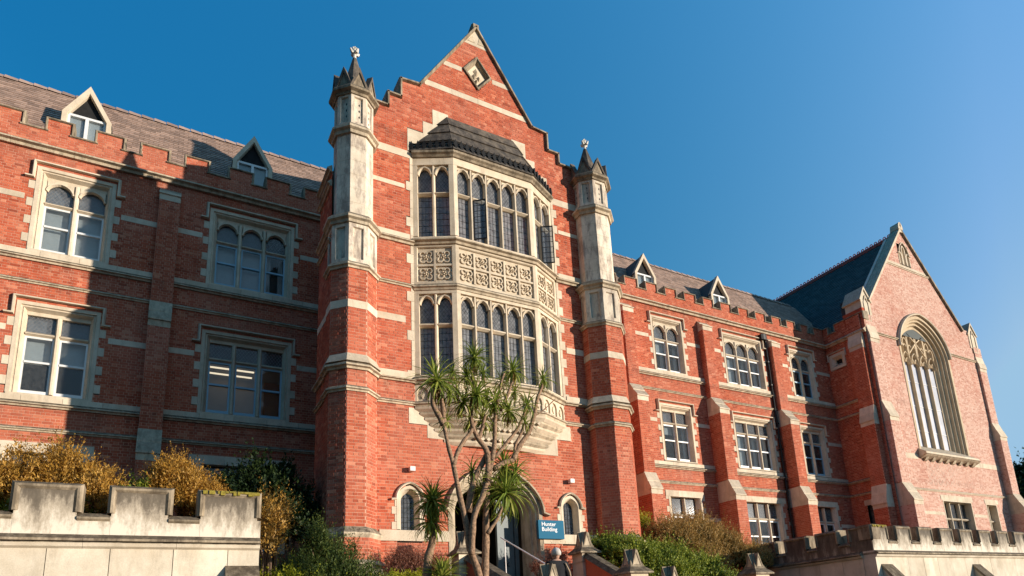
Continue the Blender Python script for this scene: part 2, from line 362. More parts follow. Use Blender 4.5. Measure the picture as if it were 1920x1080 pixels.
COURSE, BL, JT = .085, .235, .012
UNIT = {}
def unit_brick(mat):
    if mat not in UNIT:
        m = MB(); Fr(0, 0, 1, 0).box(m, 0, 1, 0, 1, 0, 1); UNIT[mat] = m.mesh('brick', mat)
    return UNIT[mat]
def lay_bricks(F, spans_fn, z0, z1, parent, mat='brick', mortar='mortar', single=0, name='brickwork', proud=.006, bd=.0, pale=None):
    """real bricks, one box each, on a mortar backing; `single` = how many are objects of their own"""
    mb, bk, pl = MB(), MB(), MB(); nr = int(round((z1-z0)/COURSE)); h = (z1-z0)/max(nr, 1)
    made = 0
    for i in range(nr):
        za = z0+i*h; zb = za+h; step = BL if i % 2 == 0 else BL/2; off = 0 if i % 2 == 0 else BL/4
        for a, b in spans_fn((za+zb)/2):
            P = F.P; bk.add([P(a, bd, za), P(b, bd, za), P(b, bd, zb), P(a, bd, zb)], [(0, 1, 2, 3)])
            k = math.floor((a-off)/step); 
            while off+k*step < b:
                x0 = max(a, off+k*step)+JT/2; x1 = min(b, off+(k+1)*step)-JT/2; k += 1
                if x1-x0 < .025: continue
                pr = bd+proud+random.uniform(-.0025, .003); zz0 = za+JT/2+random.uniform(-.001, .001); zz1 = zb-JT/2
                if made < single and x1-x0 > .08:
                    p = F.P(x0, 0, zz0); M = Matrix(((F.ux, -F.nx, 0, p[0]), (F.uy, -F.ny, 0, p[1]), (0, 0, 1, p[2]), (0, 0, 0, 1)))
                    q = F.P(x0, pr, zz0)
                    sc = Matrix.Diagonal((x1-x0, .05, zz1-zz0, 1))
                    # unit brick occupies x 0..1, y -1..0 (outwards), z 0..1
                    R = Matrix(((F.ux, -F.nx, 0, 0), (F.uy, -F.ny, 0, 0), (0, 0, 1, 0), (0, 0, 0, 1)))
                    base = F.P(x0, pr-.05, zz0)
                    link('brick', unit_brick(mat), parent, Matrix.Translation(base) @ R @ sc); made += 1; continue
                tgt = pl if (pale and pale((x0+x1)/2, (za+zb)/2, i, k)) else mb
                v = [P(x0, pr, zz0), P(x1, pr, zz0), P(x1, pr, zz1), P(x0, pr, zz1), P(x0, bd-.004, zz0), P(x1, bd-.004, zz0), P(x1, bd-.004, zz1), P(x0, bd-.004, zz1)]
                tgt.add(v, [(0, 1, 2, 3), (4, 5, 1, 0), (5, 6, 2, 1), (6, 7, 3, 2), (7, 4, 0, 3)])
    mb.build(name, mat, parent, 'stuff'); bk.build('mortar', mortar, parent, 'stuff')
    if pl.v: pl.build('pale_brickwork', 'brick_pale', parent, 'stuff')
def holes_fn(a, b, holes):
    def fn(z):
        s = [(a, b)]
        for (u0, u1, z0, z1) in holes:
            if z0 <= z <= z1: s = cut(s, u0, u1)
        return s
    return fn
def arch(u0, u1, zs, za, n=14, pt=.14, p=2.3):
    uc, hw = (u0+u1)/2, (u1-u0)/2; out = []
    for i in range(n+1):
        t = -math.cos(math.pi*i/n)
        a = abs(t); f = (1-pt)*(1-a**p)**.55+pt*(1-a)
        out.append((uc+hw*t, zs+(za-zs)*f))
    return out
def arch_plate(mb, F, u0, u1, zs, za, zt, d0, d1, n=12, pt=.16):
    """stone plate with an arched opening: front face, soffit"""
    a = arch(u0, u1, zs, za, n, pt)
    for (x0, y0), (x1, y1) in zip(a, a[1:]):
        mb.add([F.P(x0, d1, y0), F.P(x1, d1, y1), F.P(x1, d1, zt), F.P(x0, d1, zt), F.P(x0, d0, y0), F.P(x1, d0, y1), F.P(x1, d0, zt), F.P(x0, d0, zt)],
               [(0, 1, 2, 3), (4, 5, 1, 0), (7, 6, 5, 4)])

# ================================================================== setting
g = MB(); g.add([(-900, -300, -1.6), (1500, -300, -1.6), (1500, 1800, -1.6), (-900, 1800, -1.6)], [(0, 1, 2, 3)])
g.build('ground', 'paving', None, 'structure')
g = MB(); g.hexa([(-14, 12.4, -1.7), (1.2, 12.4, -1.7), (3.0, 22, -1.7), (-14, 22, -1.7), (-14, 12.4, 1.8), (1.2, 12.4, 1.8), (3.0, 22, 1.8), (-14, 22, 1.8)])
g.hexa([(18.9, 12.4, -1.7), (60, 12.4, -1.7), (60, 26, -1.7), (18.9, 26, -1.7), (18.9, 12.4, 1.8), (60, 12.4, 1.8), (60, 26, 1.8), (18.9, 26, 1.8)])
g.build('terrace_ground', 'soil', None, 'structure')
g = MB()
for xa, xb in ((1.25, 6.4), (10.4, 18.1)):
    g.add([(xa, 12.2, -1.2), (xb, 12.2, -1.2), (xb, 16.6, 1.1), (xa, 16.6, 1.1), (xb, 22, 1.5), (xa, 22, 1.5), (xa, 12.2, -1.7), (xb, 12.2, -1.7), (xb, 22, -1.7), (xa, 22, -1.7)],
          [(0, 1, 2, 3), (3, 2, 4, 5), (6, 7, 1, 0), (6, 0, 3, 5, 9), (7, 8, 4, 2, 1)])
g.build('garden_bank', 'soil', None, 'structure')
hb = MB(); N = 60; vs = []  # unseen wooded hills, added and raised behind the camera to block sky fill
for i in range(N+1):
    a = rad(85+205*i/N); hgt = 12+2*math.sin(i*.9)+1.5*math.sin(i*2.3+1)+1*math.sin(i*5.1)+62*max(0, min(1, (i/N-.36)/.28))**1.3
    for r_, z_ in ((110, -1.65), (135, hgt*.45), (160, hgt), (230, hgt*.9)): vs.append((math.sin(a)*r_, math.cos(a)*r_, z_))
hb.add(vs, [(i*4+j, i*4+j+1, i*4+j+5, i*4+j+4) for i in range(N) for j in range(3)]); hb.build('sky_blocking_hills', 'leaf_dark', None, 'structure')
st = MB()
for i in range(18):
    y0 = 10.6+i*.30; st.hexa([(6.6, y0, -1.6), (10, y0, -1.6), (10, y0+.31, -1.6), (6.6, y0+.31, -1.6), (6.6, y0, -1.45+i*.165), (10, y0, -1.45+i*.165), (10, y0+.31, -1.45+i*.165), (6.6, y0+.31, -1.45+i*.165)])
st.hexa([(6.6, 16.0, -1.6), (10, 16.0, -1.6), (10, 18.5, -1.6), (6.6, 18.5, -1.6), (6.6, 16.0, 1.5), (10, 16.0, 1.5), (10, 18.5, 1.5), (6.6, 18.5, 1.5)])
st.build('steps', 'terrace_stone', None, 'structure')

# ================================================================== the building
B = thing('university_building', 'long red brick Gothic college building with cream stone dressings, gabled tower and tall chapel-like hall', 'building')
WY, TY, HY, HX = 22.0, 16.46, 19.45, 32.6
FW = Fr(0, WY, 1, 0); FT = Fr(0, TY, 1, 0); FH = Fr(0, HY, 1, 0); FS = Fr(HX, WY, 0, -1)   # FS: u = WY - y

def string(name, F, u0, u1, z0, z1, out, mat='moulding', thin=False, seg=None):
    """moulded string course: sloped weathering, nose, hollow underneath; in lengths with joints"""
    h = z1-z0; prof = [(0, z1), (out*.25, z1-.02*h), (out, z1-h*.45), (out, z1-h*.62), (out*.55, z1-h*.72), (out*.45, z0), (0, z0)]
    L = u1-u0; n = max(1, int(round(L/(seg or 1.6)))); grp = []
    for i in range(n):
        mb = MB(); F.prism_u(mb, prof, u0+L*i/n+.003, u0+L*(i+1)/n-.003); grp.append(mb)
    for mb in grp: mb.build(name, mat, B)
def band(F, u0, u1, z0, z1, out=.012, mat='stone', name='stone_band'):
    L = u1-u0; n = max(1, int(round(L/.9)))
    for i in range(n):
        mb = MB(); F.box(mb, u0+L*i/n+.004, u0+L*(i+1)/n-.004, -.05, out+random.uniform(0, .004), z0, z1); mb.build(name, mat, B)

def light_cells(F, W, u0, u1, z0, zt, ztr, n, arched, mw=.13, front=-.07, back=-.24, gl=-.21, sash=True, sashmat='white_paint', smat='stone', leaded_all=False, arch_h=None, sidepad=0):
    """mullions, transom, arched heads, sashes and panes of a stone window opening"""
    cw = (u1-u0-mw*(n-1))/n
    for i in range(1, n):
        c = u0+i*cw+(i-.5)*mw; m = MB(); h = mw/2
        F.prism_z(m, [(c-h, back), (c-h, front-.07), (c-h*.4, front), (c+h*.4, front), (c+h, front-.07), (c+h, back)], z0, zt); m.build('mullion', smat, W)
    th = .13
    for i in range(n):
        a = u0+i*(cw+mw); b = a+cw
        m = MB(); F.prism_u(m, [(back, ztr), (back, ztr+th), (front-.09, ztr+th), (front-.01, ztr+th*.55), (front-.01, ztr+th*.35), (front-.09, ztr)], a-.0, b+.0); m.build('transom', smat, W)
        if arched:
            ah = arch_h or .30; za = zt-.05; m = MB()
            arch_plate(m, F, a+.012, b-.012, za-ah, za, zt, back+.02, front-.05); 
            F.sweep(m, arch(a+.02, b-.02, za-ah-.001, za-.012, 12, .16), [(-.035, front-.05), (-.03, front-.0), (.0, front-.0), (.03, front-.075), (.03, front-.1), (-.035, front-.1)])
            m.build('arch_head', smat, W)
        # upper pane with leading
        m = MB(); m.add([F.P(a-.01, gl, ztr+th-.01), F.P(b+.01, gl, ztr+th-.01), F.P(b+.01, gl, zt), F.P(a-.01, gl, zt)], [(0, 1, 2, 3)]); m.build('pane', 'glass_oriel' if leaded_all and smat == 'carved' else 'glass_leaded', W)
        m = MB(); s = .10; zz0, zz1 = ztr+th, zt
        def bar(p, q, r=.003):
            dx, dz = q[0]-p[0], q[1]-p[1]; L = math.hypot(dx, dz)
            if L < .02: return
            nx, nz = -dz/L*r, dx/L*r
            m.add([F.P(p[0]+nx, gl+.008, p[1]+nz), F.P(p[0]-nx, gl+.008, p[1]-nz), F.P(q[0]-nx, gl+.008, q[1]-nz), F.P(q[0]+nx, gl+.008, q[1]+nz)], [(0, 1, 2, 3)])
        k = -int((zz1-zz0)/s)-2
        while a+k*s < b:
            for sg in (1, -1):
                p0 = a+k*s; pts = []
                # diagonal line clipped to the light
                if sg == 1: x0, y0, x1, y1 = p0, zz0, p0+(zz1-zz0)*.72, zz1
                else: x0, y0, x1, y1 = p0, zz1, p0+(zz1-zz0)*.72, zz0
                t0 = max(0, (a-x0)/(x1-x0)); t1 = min(1, (b-x0)/(x1-x0))
                if t1 > t0: bar((x0+(x1-x0)*t0, y0+(y1-y0)*t0), (x0+(x1-x0)*t1, y0+(y1-y0)*t1))
            k += 1
        m.build('leading', 'leading_grey' if not leaded_all else 'lead', W, 'stuff')
        if sash:
            zm = (z0+ztr)/2+.08; fw = .045; m = MB()
            F.box(m, a, a+fw, gl-.02, gl+.05, z0, ztr); F.box(m, b-fw, b, gl-.02, gl+.05, z0, ztr)
            F.box(m, a+fw, b-fw, gl-.02, gl+.05, z0, z0+.09); F.box(m, a+fw, b-fw, gl-.02, gl+.05, ztr-.06, ztr); F.box(m, a+fw, b-fw, gl-.01, gl+.07, zm-.03, zm+.03)
            m.build('sash_frame', sashmat, W)
            for q0, q1, dd in ((z0+.08, zm, 0), (zm, ztr-.05, .03)):
                m = MB(); m.add([F.P(a+fw-.01, gl+dd, q0), F.P(b-fw+.01, gl+dd, q0), F.P(b-fw+.01, gl+dd, q1), F.P(a+fw-.01, gl+dd, q1)], [(0, 1, 2, 3)]); m.build('pane', 'glass', W)
        else:
            m = MB(); m.add([F.P(a-.01, gl, z0), F.P(b+.01, gl, z0), F.P(b+.01, gl, ztr+.01), F.P(a-.01, gl, ztr+.01)], [(0, 1, 2, 3)]); m.build('pane', 'glass_oriel' if leaded_all and smat == 'carved' else 'glass_leaded', W)
            m = MB(); x = a
            while x < b-.03:
                F.box(m, x-.0025, x+.0025, gl, gl+.008, z0, ztr); x += cw/4
            z = z0
            while z < ztr: F.box(m, a, b, gl, gl+.008, z-.003, z+.003); z += .21
            m.build('leading', 'lead', W, 'stuff')
    return cw

def window(F, u0, u1, zs, zt, n, arched, label=None, hood=True, ztr=None, sashmat='white_paint', blind=0, blind_cols=None, room=None, simple=False, smat='stone', curtain=None):
    """complete stone window. u0..u1, zs..zt = outside of the stone frame. returns the hole in the brick"""
    W = D.objects.new('window', None); COL.objects.link(W); W.parent = B
    if label: W['label'] = label
    fr = .25; a, b, t = u0+fr, u1-fr, zt-(.34 if not simple else .30)
    prof = [(0, -.25), (0, .025), (.10, .025), (.115, -.02), (.15, -.02), (.165, .0), (.18, -.03), (fr, -.16), (fr, -.25)]
    m = MB(); F.sweep(m, [(u0, zs), (u0, zt), (u1, zt), (u1, zs)], prof); m.build('frame', smat, W)
    if not simple:
        m = MB(); F.box(m, a-.01, b+.01, -.25, -.13, t, zt-.2); m.build('head', smat, W)
    m = MB(); F.prism_u(m, [(-.26, zs-.02), (.05, zs-.02), (.05, zs+.03), (-.26, zs+.14)], u0+.02, u1-.02); m.build('sill', smat, W)
    z0 = zs+.10; ztr = ztr or (z0+(t-z0)*.68)
    light_cells(F, W, a, b, z0, t, ztr, n, arched, sashmat=sashmat, smat=smat)
    # quoins tying the frame into the brickwork
    z = zs+.25; k = 0
    holes = [(u0, u1, zs-.02, zt)]
    while z < zt-.35:
        hgt = .26
        if k % 2 == 0:
            for x0, x1 in ((u0-.16, u0-.003), (u1+.003, u1+.16)):
                m = MB(); F.box(m, x0, x1, -.04, .016, z, z+hgt); m.build('quoin', smat, W)
                holes.append((x0, x1, z, z+hgt))
        z += hgt+.03; k += 1
    if hood:
        s = .14; m = MB(); zr = zt-.42
        path = [(u0-.26, zr), (u0-.07, zr), (u0-.07, zt+.12), (u1+.07, zt+.12), (u1+.07, zr), (u1+.26, zr)]
        F.sweep(m, path, [(-.05, 0), (-.05, .04), (-.015, .12), (.025, .12), (.04, .05), (.04, 0)])
        m.build('hood_mould', 'stone', W)
    # room behind
    bc = blind_cols or []
    cw = (b-a-.13*(n-1))/n
    for i in bc:
        x = a+i*(cw+.13); m = MB(); frac = blind
        F.box(m, x, x+cw, -.36, -.35, ztr-(ztr-z0)*frac, t); m.build('blind', 'blind', W)
    for i in (curtain or []):
        x = a+i*(cw+.13)
        for xa, xb in ((x+.03, x+cw*.34), (x+cw*.70, x+cw-.02)):
            m = MB(); k = 9; vs = []
            for j in range(k+1):
                t = j/k; vs += [F.P(xa+(xb-xa)*t, -.40+.03*math.sin(j*2.4+i), z0), F.P(xa+(xb-xa)*t*.96, -.40+.02*math.sin(j*2.4+i), ztr)]
            m.add(vs, [(2*j, 2*j+2, 2*j+3, 2*j+1) for j in range(k)]); m.build('curtain', 'curtain', W)
    if room:
        m = MB(); F.box(m, u0-.2, u1+.4, -2.6, -2.55, zs-.3, zt); m.build('room_wall', room, W)
        for q in range(3):
            m = MB(); F.box(m, a+.1, a+1.5, -2.2+q*.55, -2.1+q*.55, zt-.60, zt-.575); m.build('ceiling_tube', 'tube_light', W)
    return holes

# ---- wings -------------------------------------------------------
hl, hr = [], []
hl += window(FW, -3.68, -1.70, 11.62, 14.40, 2, True, 'upper two-light window at the far left, pale blinds down', ztr=13.22, blind=1, blind_cols=[0, 1])
hl += window(FW, -3.72, -1.74, 7.22, 10.0, 2, False, 'lower two-light window at the far left, blinds half down', ztr=9.03, blind=.45, blind_cols=[0, 1])
hl += window(FW, .93, 3.58, 11.62, 14.40, 3, True, 'upper three-light window in the shade of the tower', ztr=13.22, sashmat='shaded_white_paint', blind=.9, blind_cols=[0, 1], curtain=[2])
hl += window(FW, .93, 3.62, 7.22, 10.0, 3, False, 'lower three-light window with ceiling lights on inside', ztr=9.03, sashmat='shaded_white_paint', room='room_wall')
hl += window(FW, -3.68, -1.70, 2.9, 5.85, 2, False, None, hood=False, simple=True, sashmat='shaded_white_paint')
hl += window(FW, 1.03, 3.62, 2.9, 5.85, 3, False, None, hood=False, simple=True, sashmat='shaded_white_paint')
hr += window(FW, 19.60, 21.60, 11.62, 14.42, 2, True, None, ztr=13.22, blind=.35, blind_cols=[0], curtain=[0, 1])
hr += window(FW, 24.25, 27.15, 11.62, 14.42, 3, True, None, ztr=13.22, blind=.95, blind_cols=[0], curtain=[1, 2])
hr += window(FW, 29.27, 31.25, 11.62, 14.42, 2, True, None, ztr=13.22, sashmat='shaded_white_paint')
hr += window(FW, 19.60, 21.60, 7.25, 10.0, 2, False, None, ztr=9.03, blind=.25, blind_cols=[0], curtain=[1])
hr += window(FW, 24.28, 27.15, 7.25, 10.0, 3, False, None, ztr=9.03, blind=.92, blind_cols=[0], curtain=[1, 2])
hr += window(FW, 29.25, 31.25, 7.25, 10.0, 2, False, None, ztr=9.03, sashmat='shaded_white_paint')
hr += window(FW, 19.62, 21.62, 2.9, 5.85, 2, False, None, hood=False, simple=True)
hr += window(FW, 24.35, 27.0, 2.9, 5.85, 3, False, None, hood=False, simple=True)
hr += window(FW, 29.4, 31.3, 2.9, 5.85, 2, False, None, hood=False, simple=True)
lay_bricks(FW, holes_fn(-9.0, 4.9, hl), 1.5, 15.0, B)
lay_bricks(FW, holes_fn(12.9, HX, hr), 1.5, 15.0, B)

BUTT_L = [(-.53, .04)]; BUTT_R = [(17.75, 18.36), (22.66, 23.30), (27.60, 28.25)]
def butt_cap(F, u0, u1, dlo, dhi, zlo, zhi, hname='offset_stone', mat='stone'):
    """two sloped weathering stones where a buttress steps back, with stepped stone below"""
    zm = (zlo+zhi)/2; dm = (dlo+dhi)/2+.02
    m = MB(); F.prism_u(m, [(dhi-.05, zhi), (dhi+.0, zhi), (dm, zm), (dm, zm-.05), (dhi-.05, zm-.05)], u0-.02, u1+.02); m.build(hname, mat, B)
    m = MB(); F.prism_u(m, [(dhi-.05, zm-.053), (dm+.03, zm-.053), (dlo+.05, zlo+.03), (dlo+.05, zlo-.02), (dhi-.05, zlo-.02)], u0-.02, u1+.02); m.build(hname, mat, B)
    m = MB(); F.box(m, u0+.004, u1-.004, -.02, max(dhi, .02), zlo-.22, zhi-.02); m.build('corbel_stone', mat, B)
    m = MB(); F.box(m, u0-.002, u1+.002, 0, dlo+.012, zlo-.23, zlo-.021); m.build('corbel_stone', mat, B)
    for q in range(3):
        dq = dhi+(dlo-dhi)*(q+.75)/3; zt_ = zhi-(zhi-zlo)*(q+.9)/3-.06
        m = MB(); F.box(m, u0-.006-.004*q, u1+.006+.004*q, dhi-.1-.003*q, dq, zlo-.215-.003*q, zt_); m.build('corbel_stone', mat, B)
def faces_box_bricks(F, u0, u1, d, z0, z1, sides='LR', dmin=0.0, mat='brick', mortar='mortar', single=0):
    """brick front and returns of a projecting pier"""
    f = Fr(*F.P(u0, d, 0)[:2], F.ux, F.uy); lay_bricks(f, lambda z: [(0, u1-u0)], z0, z1, B, mat, mortar, single)
    if 'L' in sides:
        p = F.P(u0, dmin, 0); q = F.P(u0, d, 0); f = Fr(p[0], p[1], q[0]-p[0], q[1]-p[1]); lay_bricks(f, lambda z: [(0, d-dmin)], z0, z1, B, mat, mortar)
    if 'R' in sides:
        p = F.P(u1, d, 0); q = F.P(u1, dmin, 0); f = Fr(p[0], p[1], q[0]-p[0], q[1]-p[1]); lay_bricks(f, lambda z: [(0, d-dmin)], z0, z1, B, mat, mortar)
for (a, b) in BUTT_L+BUTT_R:
    sm = a < 5
    D1, D2, D3 = (.33, .77, 1.09)
    if sm: D1, D2, D3 = (.30, .52, .80)
    butt_cap(FW, a, b, D1, .0, 14.32, 14.68)
    faces_box_bricks(FW, a, b, D1, 10.56, 14.12)
    butt_cap(FW, a, b, D2, D1, 9.86, 10.56, mat='moulding' if sm else 'stone')
    faces_box_bricks(FW, a, b, D2, 6.40, 9.66)
    butt_cap(FW, a, b, D3, D2, 5.62, 6.40, mat='moulding' if sm else 'stone')
    faces_box_bricks(FW, a, b, D3, 1.5, 5.42)
def between(F, lo, hi, gaps, fn):
    s = [(lo, hi)]
    for a, b in gaps: s = cut(s, a, b)
    for a, b in s: fn(a, b)
wl = [(-3.72, -1.68), (.92, 3.63)]; wr = [(19.58, 21.62), (24.23, 27.17), (29.24, 31.27)]
for lo, hi, ws, bt in ((-9, 4.88, wl, BUTT_L), (12.9, HX, wr, BUTT_R)):
    hoods = [(a-.2, b+.2) for a, b in ws]
    between(FW, lo, hi, [(a-.17, b+.17) for a, b in ws]+bt, lambda a, b: band(FW, a, b, 13.22, 13.40))
    between(FW, lo, hi, [(a-.17, b+.17) for a, b in ws]+bt, lambda a, b: band(FW, a, b, 9.06, 9.24))
    between(FW, lo, hi, bt, lambda a, b: band(FW, a, b, 11.44, 11.60, .05))
    between(FW, lo, hi, bt, lambda a, b: string('string_course', FW, a, b, 11.27, 11.44, .13))
    between(FW, lo, hi, bt, lambda a, b: string('string_course', FW, a, b, 10.56, 10.70, .09))
    between(FW, lo, hi, bt, lambda a, b: band(FW, a, b, 7.04, 7.20, .05))
    between(FW, lo, hi, bt, lambda a, b: string('string_course', FW, a, b, 6.88, 7.04, .13))
    between(FW, lo, hi, bt, lambda a, b: string('string_course', FW, a, b, 6.18, 6.32, .09))
    for a, b in ws: band(FW, a-.12, b+.12, 5.60, 5.88, .03)
    between(FW, lo, hi, [(a-.17, b+.17) for a, b in ws]+bt, lambda a, b: band(FW, a, b, 4.52, 4.70))
    string('cornice', FW, lo, hi, 14.90, 15.18, .22)
# parapet and battlements
def merlon_row(F, lo, hi, gaps, zb, zc, zt, parent=B, mat='brick', mortar='mortar', d=.02, th=.34, cop='coping'):
    f = Fr(*F.P(0, d, 0)[:2], F.ux, F.uy)
    def fn(z):
        s = [(lo, hi)]
        if z > zc:
            for a, b in gaps: s = cut(s, a, b)
        return s
    lay_bricks(f, fn, zb, zt, parent, mat, mortar)
    m = MB(); F.box(m, lo, hi, d-th, d-.03, zb, zc-.0); m.build('parapet_core', mortar, parent)
    s = [(lo, hi)]
    for a, b in gaps: s = cut(s, a, b)
    cp = [(-.05, -.06-th+d), (-.05, d+.05), (-.02, d+.055), (.045, d+.03), (.045, d-.02-th)]
    cp = [(-.055, d-th-.05), (-.055, d+.02), (-.03, d+.06), (.0, d+.06), (.02, d+.02), (.02, d-th-.05)]
    for a, b in s:
        m = MB(); F.box(m, a+.03, b-.03, d-th, d-.03, zc, zt-.0); m.build('merlon', mortar, parent)
        m = MB(); F.sweep(m, [(a, zc+.0), (a, zt), (b, zt), (b, zc+.0)], cp); m.build('merlon_coping', cop, parent)
    for a, b in gaps:
        m = MB(); F.sweep(m, [(a-.05, zc), (b+.05, zc)], [(-.055, d-th-.04), (-.055, d+.0), (-.03, d+.05), (.01, d+.05), (.03, d), (.03, d-th-.04)]); m.build('crenel_sill', cop, parent)
gl_ = [(-7.85, -7.28), (-6.62, -6.05), (-5.4, -4.83), (-4.18, -3.60), (-2.97, -2.35), (-1.63, -1.15), (-.38, .11), (.79, 1.42), (2.15, 2.60), (3.38, 3.88)]
gr_ = []
x = 13.3
for a in (13.3, 14.55, 15.8, 16.55, 17.75): pass
gr_ = [(14.1, 14.65), (15.35, 15.9), (16.6, 17.1), (17.72, 18.25), (18.98, 19.52), (20.18, 20.72), (21.40, 21.95), (22.68, 23.22), (23.88, 24.42), (25.14, 25.70), (26.42, 26.98), (27.72, 28.25), (28.95, 29.45), (30.1, 30.6), (31.2, 31.7)]
merlon_row(FW, -9, 4.88, gl_, 15.18, 15.66, 16.08)
merlon_row(FW, 12.9, HX, gr_, 15.18, 15.66, 16.08)
# wing roofs, tile by tile
def roof_slope(x0, x1, ye, ze, yr, zr, tile_w, tile_e, mat, single, hole=None, R=None, name='roof'):
    R = R or D.objects.new(name, None); 
    if R.name not in COL.objects: COL.objects.link(R)
    R.parent = B
    m = MB(); m.hexa([(x0, ye, ze-.3), (x1, ye, ze-.3), (x1, 2*yr-ye, ze-.3), (x0, 2*yr-ye, ze-.3), (x0, yr-.01, zr-.02), (x1, yr-.01, zr-.02), (x1, yr+.01, zr-.02), (x0, yr+.01, zr-.02)]); m.build('roof_deck', mat, R)
    Lr = math.hypot(yr-ye, zr-ze); dy, dz = (yr-ye)/Lr, (zr-ze)/Lr; ny, nz = -dz, dy
    n = int(Lr/tile_e); stuff = MB(); um = MB(); um.hexa([(0, 0, 0), (1, 0, 0), (1, 1, 0), (0, 1, 0), (0, 0, 1), (1, 0, 1), (1, 1, .25), (0, 1, .25)]); um = um.mesh('roof_tile', mat)
    cnt = 0
    for i in range(n):
        s = i*tile_e; off = (i % 2)*tile_w/2; k = 0
        while x0-off+k*tile_w < x1:
            a = max(x0, x0-off+k*tile_w); b = min(x1, x0-off+(k+1)*tile_w)-.008; k += 1
            if b-a < .04: continue
            if hole and hole((a+b)/2, s): continue
            th = .028+random.uniform(0, .008); j = random.uniform(-.006, .006)
            o = Vector((a, ye+dy*(s+j)+ny*.002, ze+dz*(s+j)+nz*.002)); X = Vector((b-a, 0, 0)); Y = Vector((0, dy, dz))*(tile_e*1.15); Z = Vector((0, ny, nz))*th
            if single and cnt < single and i > n-9-1 or (single and cnt < single and i > 6):
                M = Matrix(((X.x, Y.x, Z.x, o.x), (X.y, Y.y, Z.y, o.y), (X.z, Y.z, Z.z, o.z), (0, 0, 0, 1))); link('roof_tile', um, R, M); cnt += 1
            else:
                stuff.hexa([o, o+X, o+X+Y, o+Y, o+Z, o+X+Z, o+X+Y+Z*.25, o+Y+Z*.25])
    stuff.build('tiling', mat, R, 'stuff')
    return R
RT_L = roof_slope(-9, 5.4, 22.42, 15.55, 25.0, 19.42, .30, .17, 'roof_tile', 300)
RT_R = roof_slope(11.0, 34.5, 22.42, 15.55, 25.0, 19.42, .30, .17, 'roof_tile', 0)
for R_, x0, x1 in ((RT_L, -9, 5.4), (RT_R, 11, 34)):
    x = x0
    while x < x1:
        m = MB(); m.add([(x, 24.88, 19.36), (x+.38, 24.88, 19.34), (x+.38, 25, 19.52), (x, 25, 19.56), (x+.38, 25.12, 19.34), (x, 25.12, 19.36)], [(0, 1, 2, 3), (3, 2, 4, 5), (0, 3, 5), (1, 4, 2)]); m.build('ridge_tile', 'roof_tile', R_); x += .40
def dormer(xc, dark=False):
    o = D.objects.new('dormer', None); COL.objects.link(o); o.parent = B
    F = Fr(xc, 22.75, 1, 0); w = .60; zb, zs, za = 15.5, 17.05, 18.12
    m = MB(); F.prism_d(m, [(-w+.06, zb), (w-.06, zb), (w-.06, zs), (0, za-.1), (-w+.06, zs)], -2.2, -.16); m.build('dormer_cheeks', 'lead', o)
    m = MB(); F.sweep(m, [(-w, zb), (-w, zs), (0, za), (w, zs), (w, zb)], [(-.06, -.16), (-.06, .05), (.07, .05), (.09, -.01), (.09, -.16)]); m.build('bargeboard', 'stone', o)
    for s in (-1, 1):
        m = MB(); m.add([F.P(s*(w+.08), .0, zs-.05), F.P(0, .0, za+.07), F.P(0, -2.2, za+.07), F.P(s*(w+.08), -2.2, zs-.05), F.P(s*(w+.08), .0, zs-.11), F.P(0, .0, za+.0), F.P(0, -2.2, za+.0), F.P(s*(w+.08), -2.2, zs-.11)], [(0, 1, 2, 3), (7, 6, 5, 4), (0, 4, 5, 1), (3, 2, 6, 7), (0, 3, 7, 4)]); m.build('dormer_roof', 'roof_slate_dark', o)  # near-black slate puts the shade of the dormer slopes into the material
    m = MB(); F.prism_d(m, [(-w+.08, zs+.02), (w-.08, zs+.02), (0, za-.12)], -.15, -.12); m.build('tympanum', 'lead', o)
    m = MB()
    F.box(m, -w+.08, -w+.15, -.14, -.04, zb, zs+.06); F.box(m, w-.15, w-.08, -.14, -.04, zb, zs+.06); F.box(m, -.045, .045, -.14, -.03, zb, zs); F.box(m, -w+.15, w-.15, -.14, -.04, zs-.02, zs+.06); F.box(m, -w+.15, w-.15, -.14, -.04, zb+.0, zb+.08)
    m.build('window_frame', 'white_paint', o)
    for s in (0, 1):
        a = -w+.14 if s == 0 else .03; b = -.03 if s == 0 else w-.14
        m = MB(); m.add([F.P(a, -.1, zb+.06), F.P(b, -.1, zb+.06), F.P(b, -.1, zs-.01), F.P(a, -.1, zs-.01)], [(0, 1, 2, 3)]); m.build('pane', 'glass', o)
        m = MB(); F.box(m, a, b, -.155, -.15, zs-1.2, zs-.02); m.build('blind', 'blind', o)
for x in (-2.74, 2.21, 20.25, 25.35, -7.6): dormer(x)
def skylight(x, w=.5):
    o = D.objects.new('roof_window', None); COL.objects.link(o); o.parent = B
    F = Fr(x, 22.62, 1, 0); m = MB(); F.box(m, -w/2, w/2, -.6, 0, 15.5, 16.12); m.build('roof_window_box', 'lead', o)
    m = MB(); m.add([F.P(-w/2+.04, .012, 15.55), F.P(w/2-.04, .012, 15.55), F.P(w/2-.04, .012, 16.06), F.P(-w/2+.04, .012, 16.06)], [(0, 1, 2, 3)]); m.build('pane', 'glass', o)
for x in (-3.95, .0, 3.55, 22.0, 23.3, 27.2, 28.8): skylight(x)
# downpipe
dp = D.objects.new('downpipe', None); COL.objects.link(dp); dp.parent = B
m = MB(); FW.prism_z(m, [(27.02, .02), (27.02, .22), (27.16, .26), (27.30, .26), (27.44, .22), (27.44, .02)], 14.45, 14.75); m.build('hopper', 'iron_black', dp)
m = MB(); tube(m, [FW.P(27.42, .09, 14.5), FW.P(27.42, .09, 2)], .055, 8, False); m.build('pipe', 'iron_black', dp, smooth=True)
for z in (13.2, 11.9, 9.8, 8.4, 5.3):
    m = MB(); FW.box(m, 27.34, 27.50, 0, .16, z, z+.07); m.build('pipe_bracket', 'iron_black', dp)

